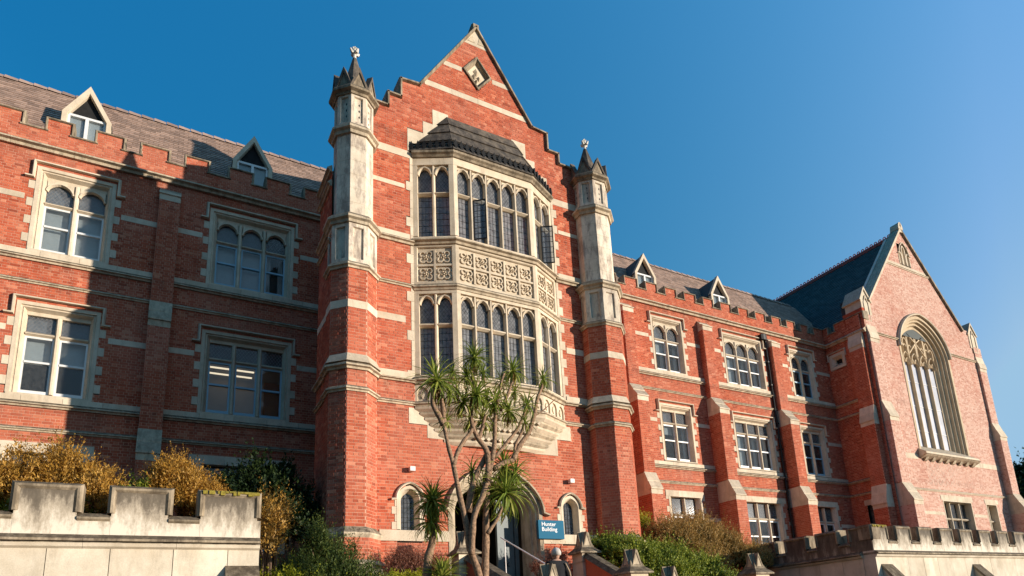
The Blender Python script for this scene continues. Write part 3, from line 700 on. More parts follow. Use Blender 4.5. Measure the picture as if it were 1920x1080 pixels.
# ---- tower -------------------------------------------------------
OL, OR = (5.95, TY), (10.78, TY); CL_, CR_ = (7.02, 15.88), (9.70, 15.88)
def gable_half(z):
    """tower face outline"""
    if z < 15.72: return (4.66, 12.10)
    if z < 16.17: return (5.20, 11.22)
    if z < 16.82: return (5.60, 10.80)
    t = (z-16.85)/(20.05-16.85)
    return (6.22+(8.24-6.22)*t, 10.22+(8.24-10.22)*t)
th = [(5.95, 10.78, 6.1, 14.2), (6.85, 9.75, -2, 3.42), (5.42, 6.10, 2.5, 3.62), (10.42, 11.12, 2.5, 3.62)]
blk = []
for k in range(12):                                   # quoins beside the oriel
    z = 6.95+k*.6
    if z+.3 < 14.0: blk += [(5.74 if k % 2 == 0 else 5.86, 5.95, z, z+.30), (5.86, 5.95, z+.3, z+.6), (10.78, 10.99, z, z+.30), (10.78, 10.87, z+.3, z+.6)]
STEP = [(5.80, 6.30, 14.15, 15.12), (6.30, 6.70, 14.9, 15.56), (6.62, 7.15, 15.4, 16.12), (10.2, 10.70, 14.15, 15.0), (9.86, 10.25, 14.9, 15.5), (9.4, 9.92, 15.4, 16.08)]
LOWB = [(5.76, 6.30, 5.72, 6.17), (6.28, 6.86, 5.35, 5.80), (9.90, 10.95, 5.72, 6.17), (9.6, 10.45, 5.2, 5.75)]
def tower_spans(z):
    a, b = gable_half(z); s = [(a, b)]
    for (u0, u1, z0, z1) in th+blk+STEP+LOWB:
        if z0 <= z <= z1: s = cut(s, u0, u1)
    # oriel roof and corbel
    if 14.2 < z < 16.0: t = (z-14.2)/1.8; s = cut(s, 6.0+1.1*t, 10.65-1.2*t)
    if 5.2 < z < 6.1: t = (6.1-z)/.9; s = cut(s, 5.95+1.6*t, 10.78-1.6*t)
    if 3.4 < z < 4.55:
        t = (z-3.42)/1.1; hw = 1.45*max(0, 1-t**1.7)**.62; s = cut(s, 8.30-hw, 8.30+hw)
    for c in (5.76, 10.77):
        if 3.6 < z < 3.98: hw = .34*max(0, 1-((z-3.6)/.38)**2)**.5; s = cut(s, c-hw, c+hw)
    if 17.5 < z < 18.85: hw = .50*(1-abs(z-18.17)/.68); s = cut(s, 8.23-hw, 8.23+hw)
    return s
lay_bricks(FT, tower_spans, 1.2, 20.0, B, single=150)
for (a, b, z0, z1) in blk+STEP+LOWB:
    m = MB(); FT.box(m, a+.003, b-.003, -.05, .014+random.uniform(0, .004), z0+.003, z1-.003); m.build('quoin', 'stone', B)
# gable mass behind the face (gives the parapet its thickness)
out = [(4.80, 12.0), (4.80, 15.66), (5.20, 15.66), (5.20, 16.14), (5.60, 16.14), (5.60, 16.80), (6.20, 16.85), (8.24, 20.05), (10.22, 16.85), (10.80, 16.80), (10.80, 16.14), (11.22, 16.14), (11.22, 15.74), (11.85, 15.74), (11.85, 12.0)]
m = MB(); FT.prism_d(m, out, -.5, -.28); m.build('gable_back', 'brick', B)
cp = [(-.05, -.52), (-.05, .03), (-.02, .10), (.03, .10), (.05, .02), (.05, -.52)]
outl = out[1:-1]
for (p, q) in zip(outl, outl[1:]):
    L = math.hypot(q[0]-p[0], q[1]-p[1]); n = max(1, int(L/.75))
    for i in range(n):
        a = (p[0]+(q[0]-p[0])*i/n, p[1]+(q[1]-p[1])*i/n); b = (p[0]+(q[0]-p[0])*(i+1)/n, p[1]+(q[1]-p[1])*(i+1)/n)
        ex = .03; dx, dz = (b[0]-a[0])/L*n*ex, (b[1]-a[1])/L*n*ex
        m = MB(); FT.sweep(m, [(a[0]-(dx if i == 0 else 0), a[1]-(dz if i == 0 else 0)), (b[0]+(dx if i == n-1 else 0), b[1]+(dz if i == n-1 else 0))], cp); m.build('gable_coping', 'coping', B)
m = MB(); FT.prism_u(m, [(-.35, 19.95), (.08, 19.95), (.06, 20.18), (-.1, 20.28), (-.35, 20.2)], 8.14, 8.34); m.build('apex_stone', 'coping', B)
# carved apex panel
m = MB(); FT.prism_d(m, [(7.78, 19.28), (8.70, 19.28), (8.24, 19.98)], -.04, .016); m.build('apex_panel', 'stone', B)
for s in (-1, 1):
    m = MB(); FT.prism_d(m, [(8.24+s*.06, 19.40), (8.24+s*.32, 19.40), (8.24+s*.12, 19.66)], .017, .03); m.build('apex_carving', 'moulding', B)
# tower bands
def gband(z0, z1, gap=None, **k):
    a, b = gable_half((z0+z1)/2); segs = [(max(a, 4.72), min(b, 11.9))]
    if gap: segs = cut(segs, *gap)
    for s in segs: band(FT, s[0]+.02, s[1]-.02, z0, z1, **k)
gband(16.98, 17.18); gband(18.02, 18.20, (7.70, 8.76))
gband(14.06, 14.30, (5.95, 10.78)); gband(12.98, 13.12, (5.72, 11.0)); gband(8.66, 8.86, (5.72, 11.0))
for z0, z1, o in ((11.30, 11.46, .04), (6.98, 7.18, .04)): gband(z0, z1, (5.86, 10.87), out=o)
# diamond niche
dm = [(8.23, 17.52), (7.72, 18.17), (8.23, 18.84), (8.74, 18.17)]
m = MB(); FT.sweep(m, dm, [(0, -.12), (0, .06), (.05, .07), (.09, .02), (.14, -.08), (.14, -.12)], True); m.build('diamond_frame', 'coping', B)
m = MB(); m.add([FT.P(u, -.07, z) for u, z in dm], [(0, 1, 2, 3)]); m.build('diamond_panel', 'carved', B)
for s in ((.0, .12, .13), (-.08, -.08, .10), (.09, -.1, .09), (.0, -.24, .07)):
    m = MB(); c = (8.23+s[0], 18.17+s[1]); r = s[2]
    m.add([FT.P(c[0]-r, -.07, c[1]), FT.P(c[0], -.07, c[1]-r*1.3), FT.P(c[0]+r, -.07, c[1]), FT.P(c[0], -.07, c[1]+r*1.3), FT.P(c[0], .0, c[1])], [(0, 1, 4), (1, 2, 4), (2, 3, 4), (3, 0, 4)]); m.build('carved_boss', 'moulding', B)
# tower side walls and roof
for X, y0_, y1_, uy, zt_ in ((4.85, 22.0, 16.6, -1, 15.2), (12.95, 16.8, 22.0, 1, 15.2), (3.60, 17.75, 16.35, -1, 12.9)):
    f = Fr(X, y0_, 0, uy); Ly = abs(y1_-y0_); lay_bricks(f, lambda z: [(0, Ly)], 1.2, zt_, B)
    for z in ((11.17, 6.72) if X > 4 else (10.90, 6.72)): string('string_course', f, 0, Ly, z, z+.2, .13)
    for z in (10.56, 6.13): string('string_course', f, 0, Ly, z, z+.13, .09)
    for z in (8.42,): band(f, 0, Ly, z, z+.2)
    if X < 4: string('string_course', f, 0, Ly, 12.3, 12.5, .12); string('cornice', f, 0, Ly, 12.75, 12.95, .14)
f = Fr(3.60, 17.75, 1, 0)
m = MB(); m.hexa([(3.605, 17.70, 1.2), (4.9, 17.70, 1.2), (4.9, 17.745, 1.2), (3.605, 17.745, 1.2), (3.605, 17.70, 12.9), (4.9, 17.70, 12.9), (4.9, 17.745, 12.9), (3.605, 17.745, 12.9)]); m.build('return_wall', 'brick', B)
m = MB(); m.hexa([(3.56, 16.75, 12.95), (4.6, 16.75, 12.95), (4.6, 17.8, 12.95), (3.56, 17.8, 12.95), (4.2, 16.8, 13.6), (4.6, 16.8, 13.6), (4.6, 17.7, 13.6), (4.2, 17.7, 13.6)]); m.build('return_cap', 'coping', B)
m = MB(); m.add([(4.9, 16.9, 15.1), (12.9, 16.9, 15.1), (12.9, 26, 15.1), (4.9, 26, 15.1), (8.3, 16.9, 18.9), (8.3, 26, 18.9)], [(0, 1, 4), (1, 2, 5, 4), (2, 3, 5), (3, 0, 4, 5)]); m.build('tower_roof', 'roof_tile', B)

# ---- turrets -------------------------------------------------------
def octa(cx, cy, R, rot=0):
    k = R/math.cos(math.pi/8)
    return [(cx+k*math.cos(a), cy+k*math.sin(a)) for a in [math.pi*(-7/8)+i*math.pi/4 for i in range(8)]]  # counter-clockwise from left-front
def turret(cx, cy, R, label, single=0, s0=1.0):
    T = D.objects.new('turret', None); COL.objects.link(T); T.parent = B; T['label'] = label
    def faces(R_): 
        o = octa(cx, cy, R_); return [Fr(*o[i], o[(i+1) % 8][0]-o[i][0], o[(i+1) % 8][1]-o[i][1]) for i in range(8)], 2*R_*math.tan(math.pi/8)
    def brick(R_, z0, z1, sg=0):
        fs, w_ = faces(R_)
        for i, f in enumerate(fs): lay_bricks(f, lambda z: [(0, w_)], z0, z1, T, single=sg if i in (0, 1, 2) else 0)
    def ring(name, R_, prof, mat):
        m = MB(); plan_sweep(m, octa(cx, cy, R_), [(o, z) for o, z in prof], True); m.build(name, mat, T)
    def prism(name, R_, z0, z1, mat, R2=None):
        a, b = octa(cx, cy, R_), octa(cx, cy, R2 or R_); m = MB()
        m.add([(x, y, z0) for x, y in a]+[(x, y, z1) for x, y in b], [tuple(range(8))[::-1], tuple(range(8, 16))]+[(i, (i+1) % 8, 8+(i+1) % 8, 8+i) for i in range(8)]); return m.build(name, mat, T)
    def str_(z0, z1, out, R_=R, mat='moulding'):
        h = z1-z0; ring('string_course', R_, [(-.05, z1), (out*.2, z1), (out, z1-h*.42), (out, z1-h*.62), (out*.5, z1-h*.74), (out*.4, z0), (-.05, z0)], mat)
    Rb = R+.10
    prism('plinth', Rb+.05, .5, 1.82, 'moulding')
    str_(1.80, 1.98, .10, Rb, 'stone')
    brick(Rb, 1.98, 2.52, single//6)
    ring('plinth_weathering', R, [(-.05, 2.80), (.0, 2.80), (.14, 2.64), (.14, 2.60), (.10, 2.52), (-.05, 2.52)], 'moulding')
    brick(R, 2.80, 6.28, single//3)
    str_(6.28, 6.44, .09)
    brick(R, 6.44, 6.88)
    str_(6.88, 7.08, .13); ring('weathering', R, [(-.05, 7.32), (.0, 7.32), (.10, 7.08), (-.05, 7.08)], 'stone')
    brick(R, 7.32, 8.62); ring('stone_band', R, [(-.05, 8.62), (.012, 8.62), (.012, 8.84), (-.05, 8.84)], 'stone'); brick(R, 8.84, 9.76)
    str_(9.76, 9.96, .10)
    # stone panel stage
    def panel_stage(R_, z0, z1, inset=.05, mat='stone_turret', slit=False):
        prism('panel_core', R_-inset, z0, z1, mat)
        fs, w_ = faces(R_)
        for f in fs:
            m = MB(); e = .13*w_/.5; f.sweep(m, [(.0, z0), (.0, z1), (w_, z1), (w_, z0)], [(0, -.08), (0, 0), (e-.02, 0), (e, -inset*.98), (e, -.08)], True)
            m.build('panel_frame', mat, T)
            if slit:
                for k in range(3):
                    zc = z0+(z1-z0)*(.3+.2*k); c = w_/2+.03
                    m = MB(); f.prism_d(m, [(c-.022, zc), (c, zc-.05), (c+.022, zc), (c, zc+.05)], -.058, -.045); m.build('slit', 'iron_black', T)
    panel_stage(R-.0, 9.96, 11.14)
    str_(11.14, 11.44, .14, R-.01)
    Rs = R-.10
    prism('shaft', Rs, 11.40, 14.06, 'stone_turret')
    for k in range(1, 6):
        z = 11.40+k*.45; ring('shaft_joint', Rs, [(-.02, z), (.002, z), (.002, z+.008), (-.02, z+.008)], 'moulding')
    str_(14.06, 14.40, .15, Rs)
    panel_stage(Rs, 14.40, 15.42, slit=True)
    ring('eaves', Rs, [(-.05, 15.72), (.10, 15.66), (.16, 15.56), (.15, 15.50), (.06, 15.46), (.04, 15.40), (-.05, 15.40)], 'coping')
    prism('spire', Rs*.80, 15.66, 17.16, 'roof_stone', .055)
    fs, w_ = faces(Rs+.05)
    for f in fs:
        m = MB(); f.prism_d(m, [(.04, 15.66), (w_-.04, 15.66), (w_/2, 16.16)], -.10, .0); m.build('gablet', 'coping', T)
        m = MB(); f.sweep(m, [(.0, 15.64), (w_/2, 16.24), (w_, 15.64)], [(-.03, -.14), (-.03, .035), (.03, .035), (.03, -.14)]); m.build('gablet_coping', 'roof_stone', T)
    # foliate finial
    m = MB(); zf = 17.12; tube(m, [(cx, cy, zf), (cx, cy, zf+.12), (cx, cy, zf+.32), (cx, cy, zf+.48)], [.06, .045, .055, .03], 8)
    for k in range(4):
        a = k*math.pi/2+.4; dx, dy = math.cos(a), math.sin(a)
        tube(m, [(cx, cy, zf+.22), (cx+dx*.10, cy+dy*.10, zf+.24), (cx+dx*.15, cy+dy*.15, zf+.32)], [.04, .055, .03], 6)
        tube(m, [(cx, cy, zf+.36), (cx+dx*.07, cy+dy*.07, zf+.42)], [.045, .03], 6)
    m.build('finial', 'trim_cream', T)
    T.scale = (1, 1, .976)
    return T
turret(4.16, 16.30, .60, 'left corner turret of the tower', single=150)
turret(12.39, 16.405, .705, 'right corner turret of the tower')

# strings across tower face
for (z0, z1, o) in ((6.88, 7.0, .13), (6.22, 6.36, .09), (9.76, 9.90, .09), (11.12, 11.32, .14)):
    for a, b in ((4.74, 5.95), (10.78, 11.80)): string('string_course', FT, a, b, z0, z1, o)
band(FT, 4.95, 6.85, 2.52, 2.80, .03); band(FT, 9.75, 11.9, 2.52, 2.80, .03)

# ---- oriel -------------------------------------------------------
O = D.objects.new('oriel_window', None); COL.objects.link(O); O.parent = B; O['label'] = 'two-storey canted stone oriel window'
def seg(p, q): return Fr(p[0], p[1], q[0]-p[0], q[1]-p[1]), math.hypot(q[0]-p[0], q[1]-p[1])
FACETS = [(OL, CL_, 2), (CL_, CR_, 5), (CR_, OR, 2)]
oplan = [(OL[0], OL[1]+.1), OL, CL_, CR_, OR, (OR[0], OR[1]+.1)]
def oring(name, prof, mat='moulding', plan=None, par=None):
    m = MB(); plan_sweep(m, plan or oplan[1:-1], prof); return m.build(name, mat, par or O)
def ostr(z0, z1, out):
    h = z1-z0; oring('string_course', [(-.2, z1), (out*.2, z1), (out, z1-h*.4), (out, z1-h*.6), (out*.5, z1-h*.72), (out*.35, z0), (-.2, z0)])
for (p, q, n) in FACETS:
    F, L = seg(p, q); pad = .12 if n == 5 else .14
    for (z0, zt, ztr) in ((11.46, 13.86, 12.86), (7.16, 9.60, 8.60)):
        Wn = O
        m = MB(); F.box(m, 0, pad, -.28, .0, z0, zt); m.build('corner_post', 'carved', O)
        m = MB(); F.box(m, L-pad, L, -.28, .0, z0, zt); m.build('corner_post', 'carved', O)
        light_cells(F, O, pad, L-pad, z0, zt, ztr, n, True, mw=.10, front=-.02, back=-.2, gl=-.16, sash=False, smat='carved', leaded_all=True, arch_h=.26)
        m = MB(); F.box(m, 0, L, -.28, .005, zt, zt+(.26 if zt > 12 else .10)); m.build('window_head', 'carved', O)
        m = MB(); F.prism_u(m, [(-.28, z0-.08), (.02, z0-.08), (.02, z0-.04), (-.28, z0+.02)], 0, L); m.build('sill', 'carved', O)
    # carved panels: two rows of flowers in quatrefoils
    m = MB(); F.box(m, 0, L, -.3, -.065, 9.88, 11.2); m.build('panel_back', 'carved', O)
    g0, g1 = (.10, L-.10); rows = ((10.0, 10.48), (10.54, 11.02)); cw = (g1-g0)/n
    m = MB(); F.sweep(m, [(0, 9.88), (0, 11.2), (L, 11.2), (L, 9.88)], [(0, -.08), (0, .0), (.10, .0), (.12, -.03), (.12, -.08)], True); m.build('panel_border', 'carved', O)
    m = MB(); F.box(m, .1, L-.1, -.065, -.01, 10.48, 10.54); m.build('panel_rail', 'carved', O)
    for i in range(1, n): m = MB(); F.box(m, g0+i*cw-.03, g0+i*cw+.03, -.065, -.008, 10.0, 11.02); m.build('panel_stile', 'carved', O)
    for i in range(n):
        for (ra, rb) in rows:
            c = (g0+(i+.5)*cw, (ra+rb)/2); r = min(cw-.06, rb-ra)/2*.95; m = MB()
            # four lobes and a flower
            for k in range(4):
                a0 = math.pi/4+k*math.pi/2; pts = []
                for j in range(9):
                    a = a0-2.1+4.2*j/8; pts.append((c[0]+math.cos(a0)*r*.62+math.cos(a)*r*.36, c[1]+math.sin(a0)*r*.62+math.sin(a)*r*.36))
                F.sweep(m, pts, [(-.012, -.066), (-.012, -.02), (.014, -.02), (.014, -.066)])
            for k in range(5):
                a = k*2*math.pi/5+.3+i*.5; px, pz = c[0]+math.cos(a)*r*.30, c[1]+math.sin(a)*r*.30; q = r*.2
                m.add([F.P(px-q, -.066, pz), F.P(px, -.066, pz-q), F.P(px+q, -.066, pz), F.P(px, -.066, pz+q), F.P(px, .0, pz)], [(0, 1, 4), (1, 2, 4), (2, 3, 4), (3, 0, 4)])
            m.add([F.P(c[0]-r*.14, -.05, c[1]), F.P(c[0], -.05, c[1]-r*.14), F.P(c[0]+r*.14, -.05, c[1]), F.P(c[0], -.05, c[1]+r*.14), F.P(c[0], .015, c[1])], [(0, 1, 4), (1, 2, 4), (2, 3, 4), (3, 0, 4)])
            m.build('carved_panel', 'carved', O)
    # blind arcade below the lower windows
    m = MB(); F.box(m, 0, L, -.3, -.05, 6.30, 6.92); m.build('panel_back', 'carved', O)
    na = 9 if n == 5 else 3; cw = L/na
    for i in range(na):
        m = MB(); arch_plate(m, F, i*cw+.05, (i+1)*cw-.05, 6.62, 6.78, 6.9, -.05, .0, 8); F.box(m, i*cw-.0, i*cw+.05, -.05, .0, 6.34, 6.9); F.box(m, (i+1)*cw-.05, (i+1)*cw, -.05, .0, 6.34, 6.9); m.build('blind_arch', 'carved', O)
        m = MB(); c = ((i+.5)*cw, 6.56); F.prism_d(m, [(c[0]-.06, c[1]), (c[0], c[1]-.12), (c[0]+.06, c[1]), (c[0], c[1]+.12)], -.05, -.02); m.build('carved_boss', 'carved', O)
ostr(6.86, 7.08, .14); ostr(6.20, 6.36, .10); ostr(9.70, 9.90, .10); ostr(11.16, 11.38, .16)
oring('eaves_cornice', [(-.25, 14.28), (.13, 14.28), (.14, 14.20), (.08, 14.16), (.05, 14.10), (-.25, 14.10)], 'coping')
# corbelled underside: rings that shrink towards the wall
for k in range(7):
    t = k/7; z1 = 6.20-t*.98; z0 = z1-.15; sh = t*.95
    pl = [(OL[0]+sh*1.0, TY), (CL_[0]+sh*.75, CL_[1]+(TY-.12-CL_[1])*t), (CR_[0]-sh*.75, CR_[1]+(TY-.12-CR_[1])*t), (OR[0]-sh*1.0, TY)]
    oring('corbel_course', [(-.3, z1), (.03, z1), (.045, z1-.03), (.03, z1-.07), (-.03, z0+.02), (-.05, z0), (-.3, z0)], 'moulding' if k % 2 else 'carved', pl)
    if k in (1, 3, 5):
        F, L = seg(pl[1], pl[2]); n = int(L/.17)
        for i in range(n):
            m = MB(); F.prism_d(m, [(i*L/n+.03, z0+.05), (i*L/n+L/n*.5, z0), (i*L/n+L/n-.03, z0+.05), (i*L/n+L/n*.5, z1-.04)], -.02, .05); m.build('corbel_flower', 'carved', O)
# stone roof in stepped courses
RW = [(7.10, TY, 16.02), (9.45, TY, 16.02)]
ev = [(OL[0]-.12, TY, 14.28), (CL_[0]-.05, CL_[1]-.13, 14.28), (CR_[0]+.05, CR_[1]-.13, 14.28), (OR[0]+.12, TY, 14.28)]
def lerp(p, q, t): return tuple(a+(b-a)*t for a, b in zip(p, q))
NC = 4
for k in range(NC):
    t0, t1 = k/NC, (k+1)/NC
    for i, (lo0, lo1, hi0, hi1) in enumerate(((ev[0], ev[1], (7.10, TY, 16.02), (7.10, TY-.02, 16.02)), (ev[1], ev[2], (7.10, TY-.02, 16.02), (9.45, TY-.02, 16.02)), (ev[2], ev[3], (9.45, TY-.02, 16.02), (9.45, TY, 16.02)))):
        a, b, c, d = lerp(lo0, hi0, t0), lerp(lo1, hi1, t0), lerp(lo1, hi1, t1), lerp(lo0, hi0, t1)
        nrm = (Vector(b)-Vector(a)).cross(Vector(d)-Vector(a)); nrm.normalize()
        if nrm.y > 0: nrm = -nrm
        up = nrm*.045; dn = nrm*.005; iv = -nrm*.1
        m = MB(); m.hexa([Vector(a)+iv, Vector(b)+iv, Vector(c)+iv, Vector(d)+iv, Vector(a)+up, Vector(b)+up, Vector(c)+dn, Vector(d)+dn]); m.build('roof_course', 'roof_stone', O)
# cresting along the eaves
ep = [(ev[0][0], ev[0][1]), (ev[1][0], ev[1][1]), (ev[2][0], ev[2][1]), (ev[3][0], ev[3][1])]
for i in range(3):
    F, L = seg(ep[i], ep[i+1]); n = 15 if i == 1 else 7
    for z in (14.37, 14.54):
        m = MB(); F.box(m, 0, L, -.04, .0, z, z+.03); m.build('cresting_rail', 'lead', O)
    for k in range(n):
        c = (k+.5)*L/n; m = MB(); F.prism_d(m, [(c-.035, 14.28), (c+.035, 14.28), (c+.035, 14.42), (c+.07, 14.47), (c+.035, 14.56), (c, 14.66), (c-.035, 14.56), (c-.07, 14.47), (c-.035, 14.42)], -.06, .02); m.build('cresting_spike', 'lead', O)
# open casement in the second light of the middle facet, another on the right facet
F, L = seg(CL_, CR_)
def casement(F, hinge, z0, z1, wd, ang):
    h = F.P(hinge, -.05, 0); dx = F.ux*math.cos(ang)+F.nx*math.sin(ang); dy = F.uy*math.cos(ang)+F.ny*math.sin(ang)
    G = Fr(h[0], h[1], dx, dy); c = D.objects.new('casement', None); COL.objects.link(c); c.parent = O
    m = MB(); G.sweep(m, [(0, z0), (0, z1), (wd, z1), (wd, z0)], [(0, -.015), (0, .015), (.03, .015), (.03, -.015)], True)
    for k in range(1, 3): G.box(m, wd*k/3-.005, wd*k/3+.005, -.006, .006, z0, z1)
    for k in range(1, 7): G.box(m, 0, wd, -.006, .006, z0+(z1-z0)*k/7-.006, z0+(z1-z0)*k/7+.006)
    m.build('casement_frame', 'lead', c); m = MB(); m.add([G.P(0, 0, z0), G.P(wd, 0, z0), G.P(wd, 0, z1), G.P(0, 0, z1)], [(0, 1, 2, 3)]); m.build('pane', 'glass_leaded', c)
casement(F, .12+.41*1+.10*1+.0, 11.50, 12.84, .40, rad(38))
F, L = seg(CR_, OR); casement(F, .55, 11.50, 12.84, .40, rad(60))
# dark rooms behind the tower windows and wings, floors
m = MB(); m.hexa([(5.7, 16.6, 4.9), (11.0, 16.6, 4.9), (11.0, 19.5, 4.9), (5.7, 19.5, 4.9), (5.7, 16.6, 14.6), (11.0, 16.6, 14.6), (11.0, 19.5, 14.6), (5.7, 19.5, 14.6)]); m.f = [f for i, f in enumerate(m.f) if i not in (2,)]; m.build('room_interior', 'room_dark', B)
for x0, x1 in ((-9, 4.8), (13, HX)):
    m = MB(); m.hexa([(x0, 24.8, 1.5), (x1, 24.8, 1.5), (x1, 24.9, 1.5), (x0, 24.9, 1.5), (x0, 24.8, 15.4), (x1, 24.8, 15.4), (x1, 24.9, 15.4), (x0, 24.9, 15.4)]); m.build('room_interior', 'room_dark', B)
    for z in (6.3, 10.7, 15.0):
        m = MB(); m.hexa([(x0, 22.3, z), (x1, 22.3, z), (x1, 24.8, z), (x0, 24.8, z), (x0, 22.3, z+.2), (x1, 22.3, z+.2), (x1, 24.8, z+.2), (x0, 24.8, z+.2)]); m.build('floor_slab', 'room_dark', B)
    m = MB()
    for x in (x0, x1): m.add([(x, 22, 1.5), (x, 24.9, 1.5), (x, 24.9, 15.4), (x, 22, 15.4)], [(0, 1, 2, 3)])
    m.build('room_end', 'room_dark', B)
m = MB(); FW.box(m, 3.0, 3.75, -1.4, -1.35, 7.2, 9.0); m.build('room_screen', 'room_orange', B)

m = MB()
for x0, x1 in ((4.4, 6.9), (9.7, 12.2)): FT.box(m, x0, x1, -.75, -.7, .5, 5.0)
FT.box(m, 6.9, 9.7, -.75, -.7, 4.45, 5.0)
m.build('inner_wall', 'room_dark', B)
# ---- doorway -------------------------------------------------------
DW = D.objects.new('doorway', None); COL.objects.link(DW); DW.parent = B; DW['label'] = 'pointed stone entrance arch'
ar = arch(6.95, 9.65, 3.42, 4.50, 20, .16)
path = [(6.95, .8)]+ar+[(9.65, .8)]
m = MB(); FT.sweep(m, path, [(-.12, -.3), (-.12, .02), (.0, .02), (.04, -.06), (.08, -.06), (.12, -.2), (.17, -.22), (.22, -.45), (.22, -.7), (-.12, -.7)]); m.build('arch_surround', 'moulding', DW)
m = MB(); FT.sweep(m, [(6.62, 3.36)]+arch(6.80, 9.80, 3.42, 4.68, 20, .16)+[(9.98, 3.36)], [(-.05, 0), (-.05, .06), (-.01, .14), (.03, .13), (.05, 0)]); m.build('hood_mould', 'moulding', DW)
ins = arch(7.17, 9.43, 3.40, 4.28, 16, .16)
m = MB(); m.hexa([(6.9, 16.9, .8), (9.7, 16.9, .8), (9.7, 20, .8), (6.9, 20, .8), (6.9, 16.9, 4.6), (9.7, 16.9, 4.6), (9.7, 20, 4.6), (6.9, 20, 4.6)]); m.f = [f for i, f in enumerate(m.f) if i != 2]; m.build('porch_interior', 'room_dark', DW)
dl = Fr(8.55, 17.05, 1, .25)
m = MB(); dl.box(m, 0, .62, -.04, .04, 1.5, 3.85); m.build('door_leaf', 'grey_door', DW)
m = MB(); dl.box(m, .66, .80, -.05, .06, 1.5, 3.9); m.build('door_frame', 'grey_door', DW)
m = MB()
for zc in (2.0, 3.6):
    for k in range(6):
        a = k*math.pi/3; pts = [dl.P(.31+math.cos(a)*.03*j+math.cos(a+j*.5)*.02*j, .05, zc+math.sin(a)*.03*j+math.sin(a+j*.5)*.02*j) for j in range(5)]
        tube(m, pts, .012, 5)
m.build('door_ironwork', 'iron_black', DW)
dl2 = Fr(7.2, 17.4, .2, 1)
# small pointed windows beside the door
for c in (5.76, 10.77):
    Wn = D.objects.new('lancet_window', None); COL.objects.link(Wn); Wn.parent = B
    ar = arch(c-.30, c+.30, 3.62, 3.94, 14, .2)
    m = MB(); FT.sweep(m, [(c-.30, 2.82)]+ar+[(c+.30, 2.82)], [(-.05, -.2), (-.05, .02), (.03, .02), (.06, -.03), (.12, -.18), (.12, -.22)]); m.build('frame', 'stone', Wn)
    m = MB(); FT.sweep(m, [(c-.50, 3.60), (c-.38, 3.62)]+arch(c-.38, c+.38, 3.64, 4.06, 14, .2)[1:-1]+[(c+.38, 3.62), (c+.50, 3.60)], [(-.03, 0), (-.03, .07), (.0, .10), (.03, .08), (.03, 0)]); m.build('hood_mould', 'stone', Wn)
    m = MB(); m.add([FT.P(c-.2, -.19, 2.82), FT.P(c+.2, -.19, 2.82), FT.P(c+.2, -.19, 3.9), FT.P(c-.2, -.19, 3.9)], [(0, 1, 2, 3)]); m.build('pane', 'glass_leaded', Wn)
    m = MB()
    for k in range(-1, 2): FT.box(m, c+k*.1-.004, c+k*.1+.004, -.19, -.18, 2.8, 3.9)
    for k in range(8): FT.box(m, c-.2, c+.2, -.19, -.18, 2.9+k*.13, 2.908+k*.13)
    m.build('leading', 'lead', Wn, 'stuff')
    m = MB(); FT.box(m, c-.3, c+.3, -.6, -.55, 2.7, 4.1); m.build('room_wall', 'room_dark', Wn)
    for k in range(4):
        for s in (-1, 1):
            x0, x1 = sorted((c+s*.355, c+s*(.48 if k % 2 == 0 else .40))); m = MB(); FT.box(m, x0, x1, -.03, .014, 2.82+k*.2, 3.01+k*.2); m.build('quoin', 'stone', Wn)

# ---- hall -------------------------------------------------------
GA, GB, GZ = 33.45, 42.85, 17.05      # gable springing
GC, GT = 38.05, 22.75
BWU = (35.55, 40.70)                  # outer arch of the great window
def hall_spans(z):
    if z < GZ: s = [(32.75, 44.5 if z < 15.6 else 43.95)]
    else: t = (z-GZ)/(GT-GZ); s = [(GA+(GC-GA)*t, GB+(GC-GB)*t)]
    if 8.5 < z <= 14.6: s = cut(s, *BWU)
    elif 14.6 < z < 16.95:
        t = (z-14.6)/2.35; hw = 2.57*max(0, 1-t**1.9)**.60; s = cut(s, 38.12-hw, 38.12+hw)
    if 4.1 < z < 5.8: s = cut(s, 36.85, 39.75); s = cut(s, 41.3, 42.5)
    if 20.25 < z < 21.7: s = cut(s, 37.45, 38.55)
    return s
def chk(u, z, i, k): return 35.9 < u < 40.5 and 6.6 < z < 7.95 and ((i//2)+k) % 2 == 0
lay_bricks(FH, hall_spans, 1.5, 22.6, B, 'brick_hall', 'mortar_hall', pale=chk)
# side wall of the hall
lay_bricks(FS, holes_fn(0, 2.6, [(.15, 1.15, 13.5, 14.4), (.9, 1.6, 3.0, 5.75)]), 1.5, 15.0, B)
string('cornice', FS, 0, 2.6, 14.90, 15.18, .22)
for z in (11.27, 6.88): string('string_course', FS, 0, 1.6, z, z+.17, .13)
for z in (10.56, 6.18): string('string_course', FS, 0, 1.6, z, z+.14, .09)
band(FS, .78, 1.6, 5.6, 5.88, .03)
merlon_row(FS, 0.0, 2.6, [(.35, .80)], 15.18, 15.66, 16.08)
m = MB(); FS.box(m, 1.42, 2.6, -.3, .02, 15.66, 16.35); m.build('parapet_end', 'brick', B)
Wn = D.objects.new('window', None); COL.objects.link(Wn); Wn.parent = B; Wn['label'] = 'small square window high on the side of the hall'
m = MB(); FS.sweep(m, [(.15, 13.5), (.15, 14.4), (1.15, 14.4), (1.15, 13.5)], [(0, -.25), (0, .04), (.16, .04), (.2, 0), (.32, -.14), (.32, -.25)], True); m.build('frame', 'stone', Wn)
m = MB(); FS.box(m, .4, .95, -.24, -.23, 13.6, 14.3); m.build('pane', 'lead', Wn)
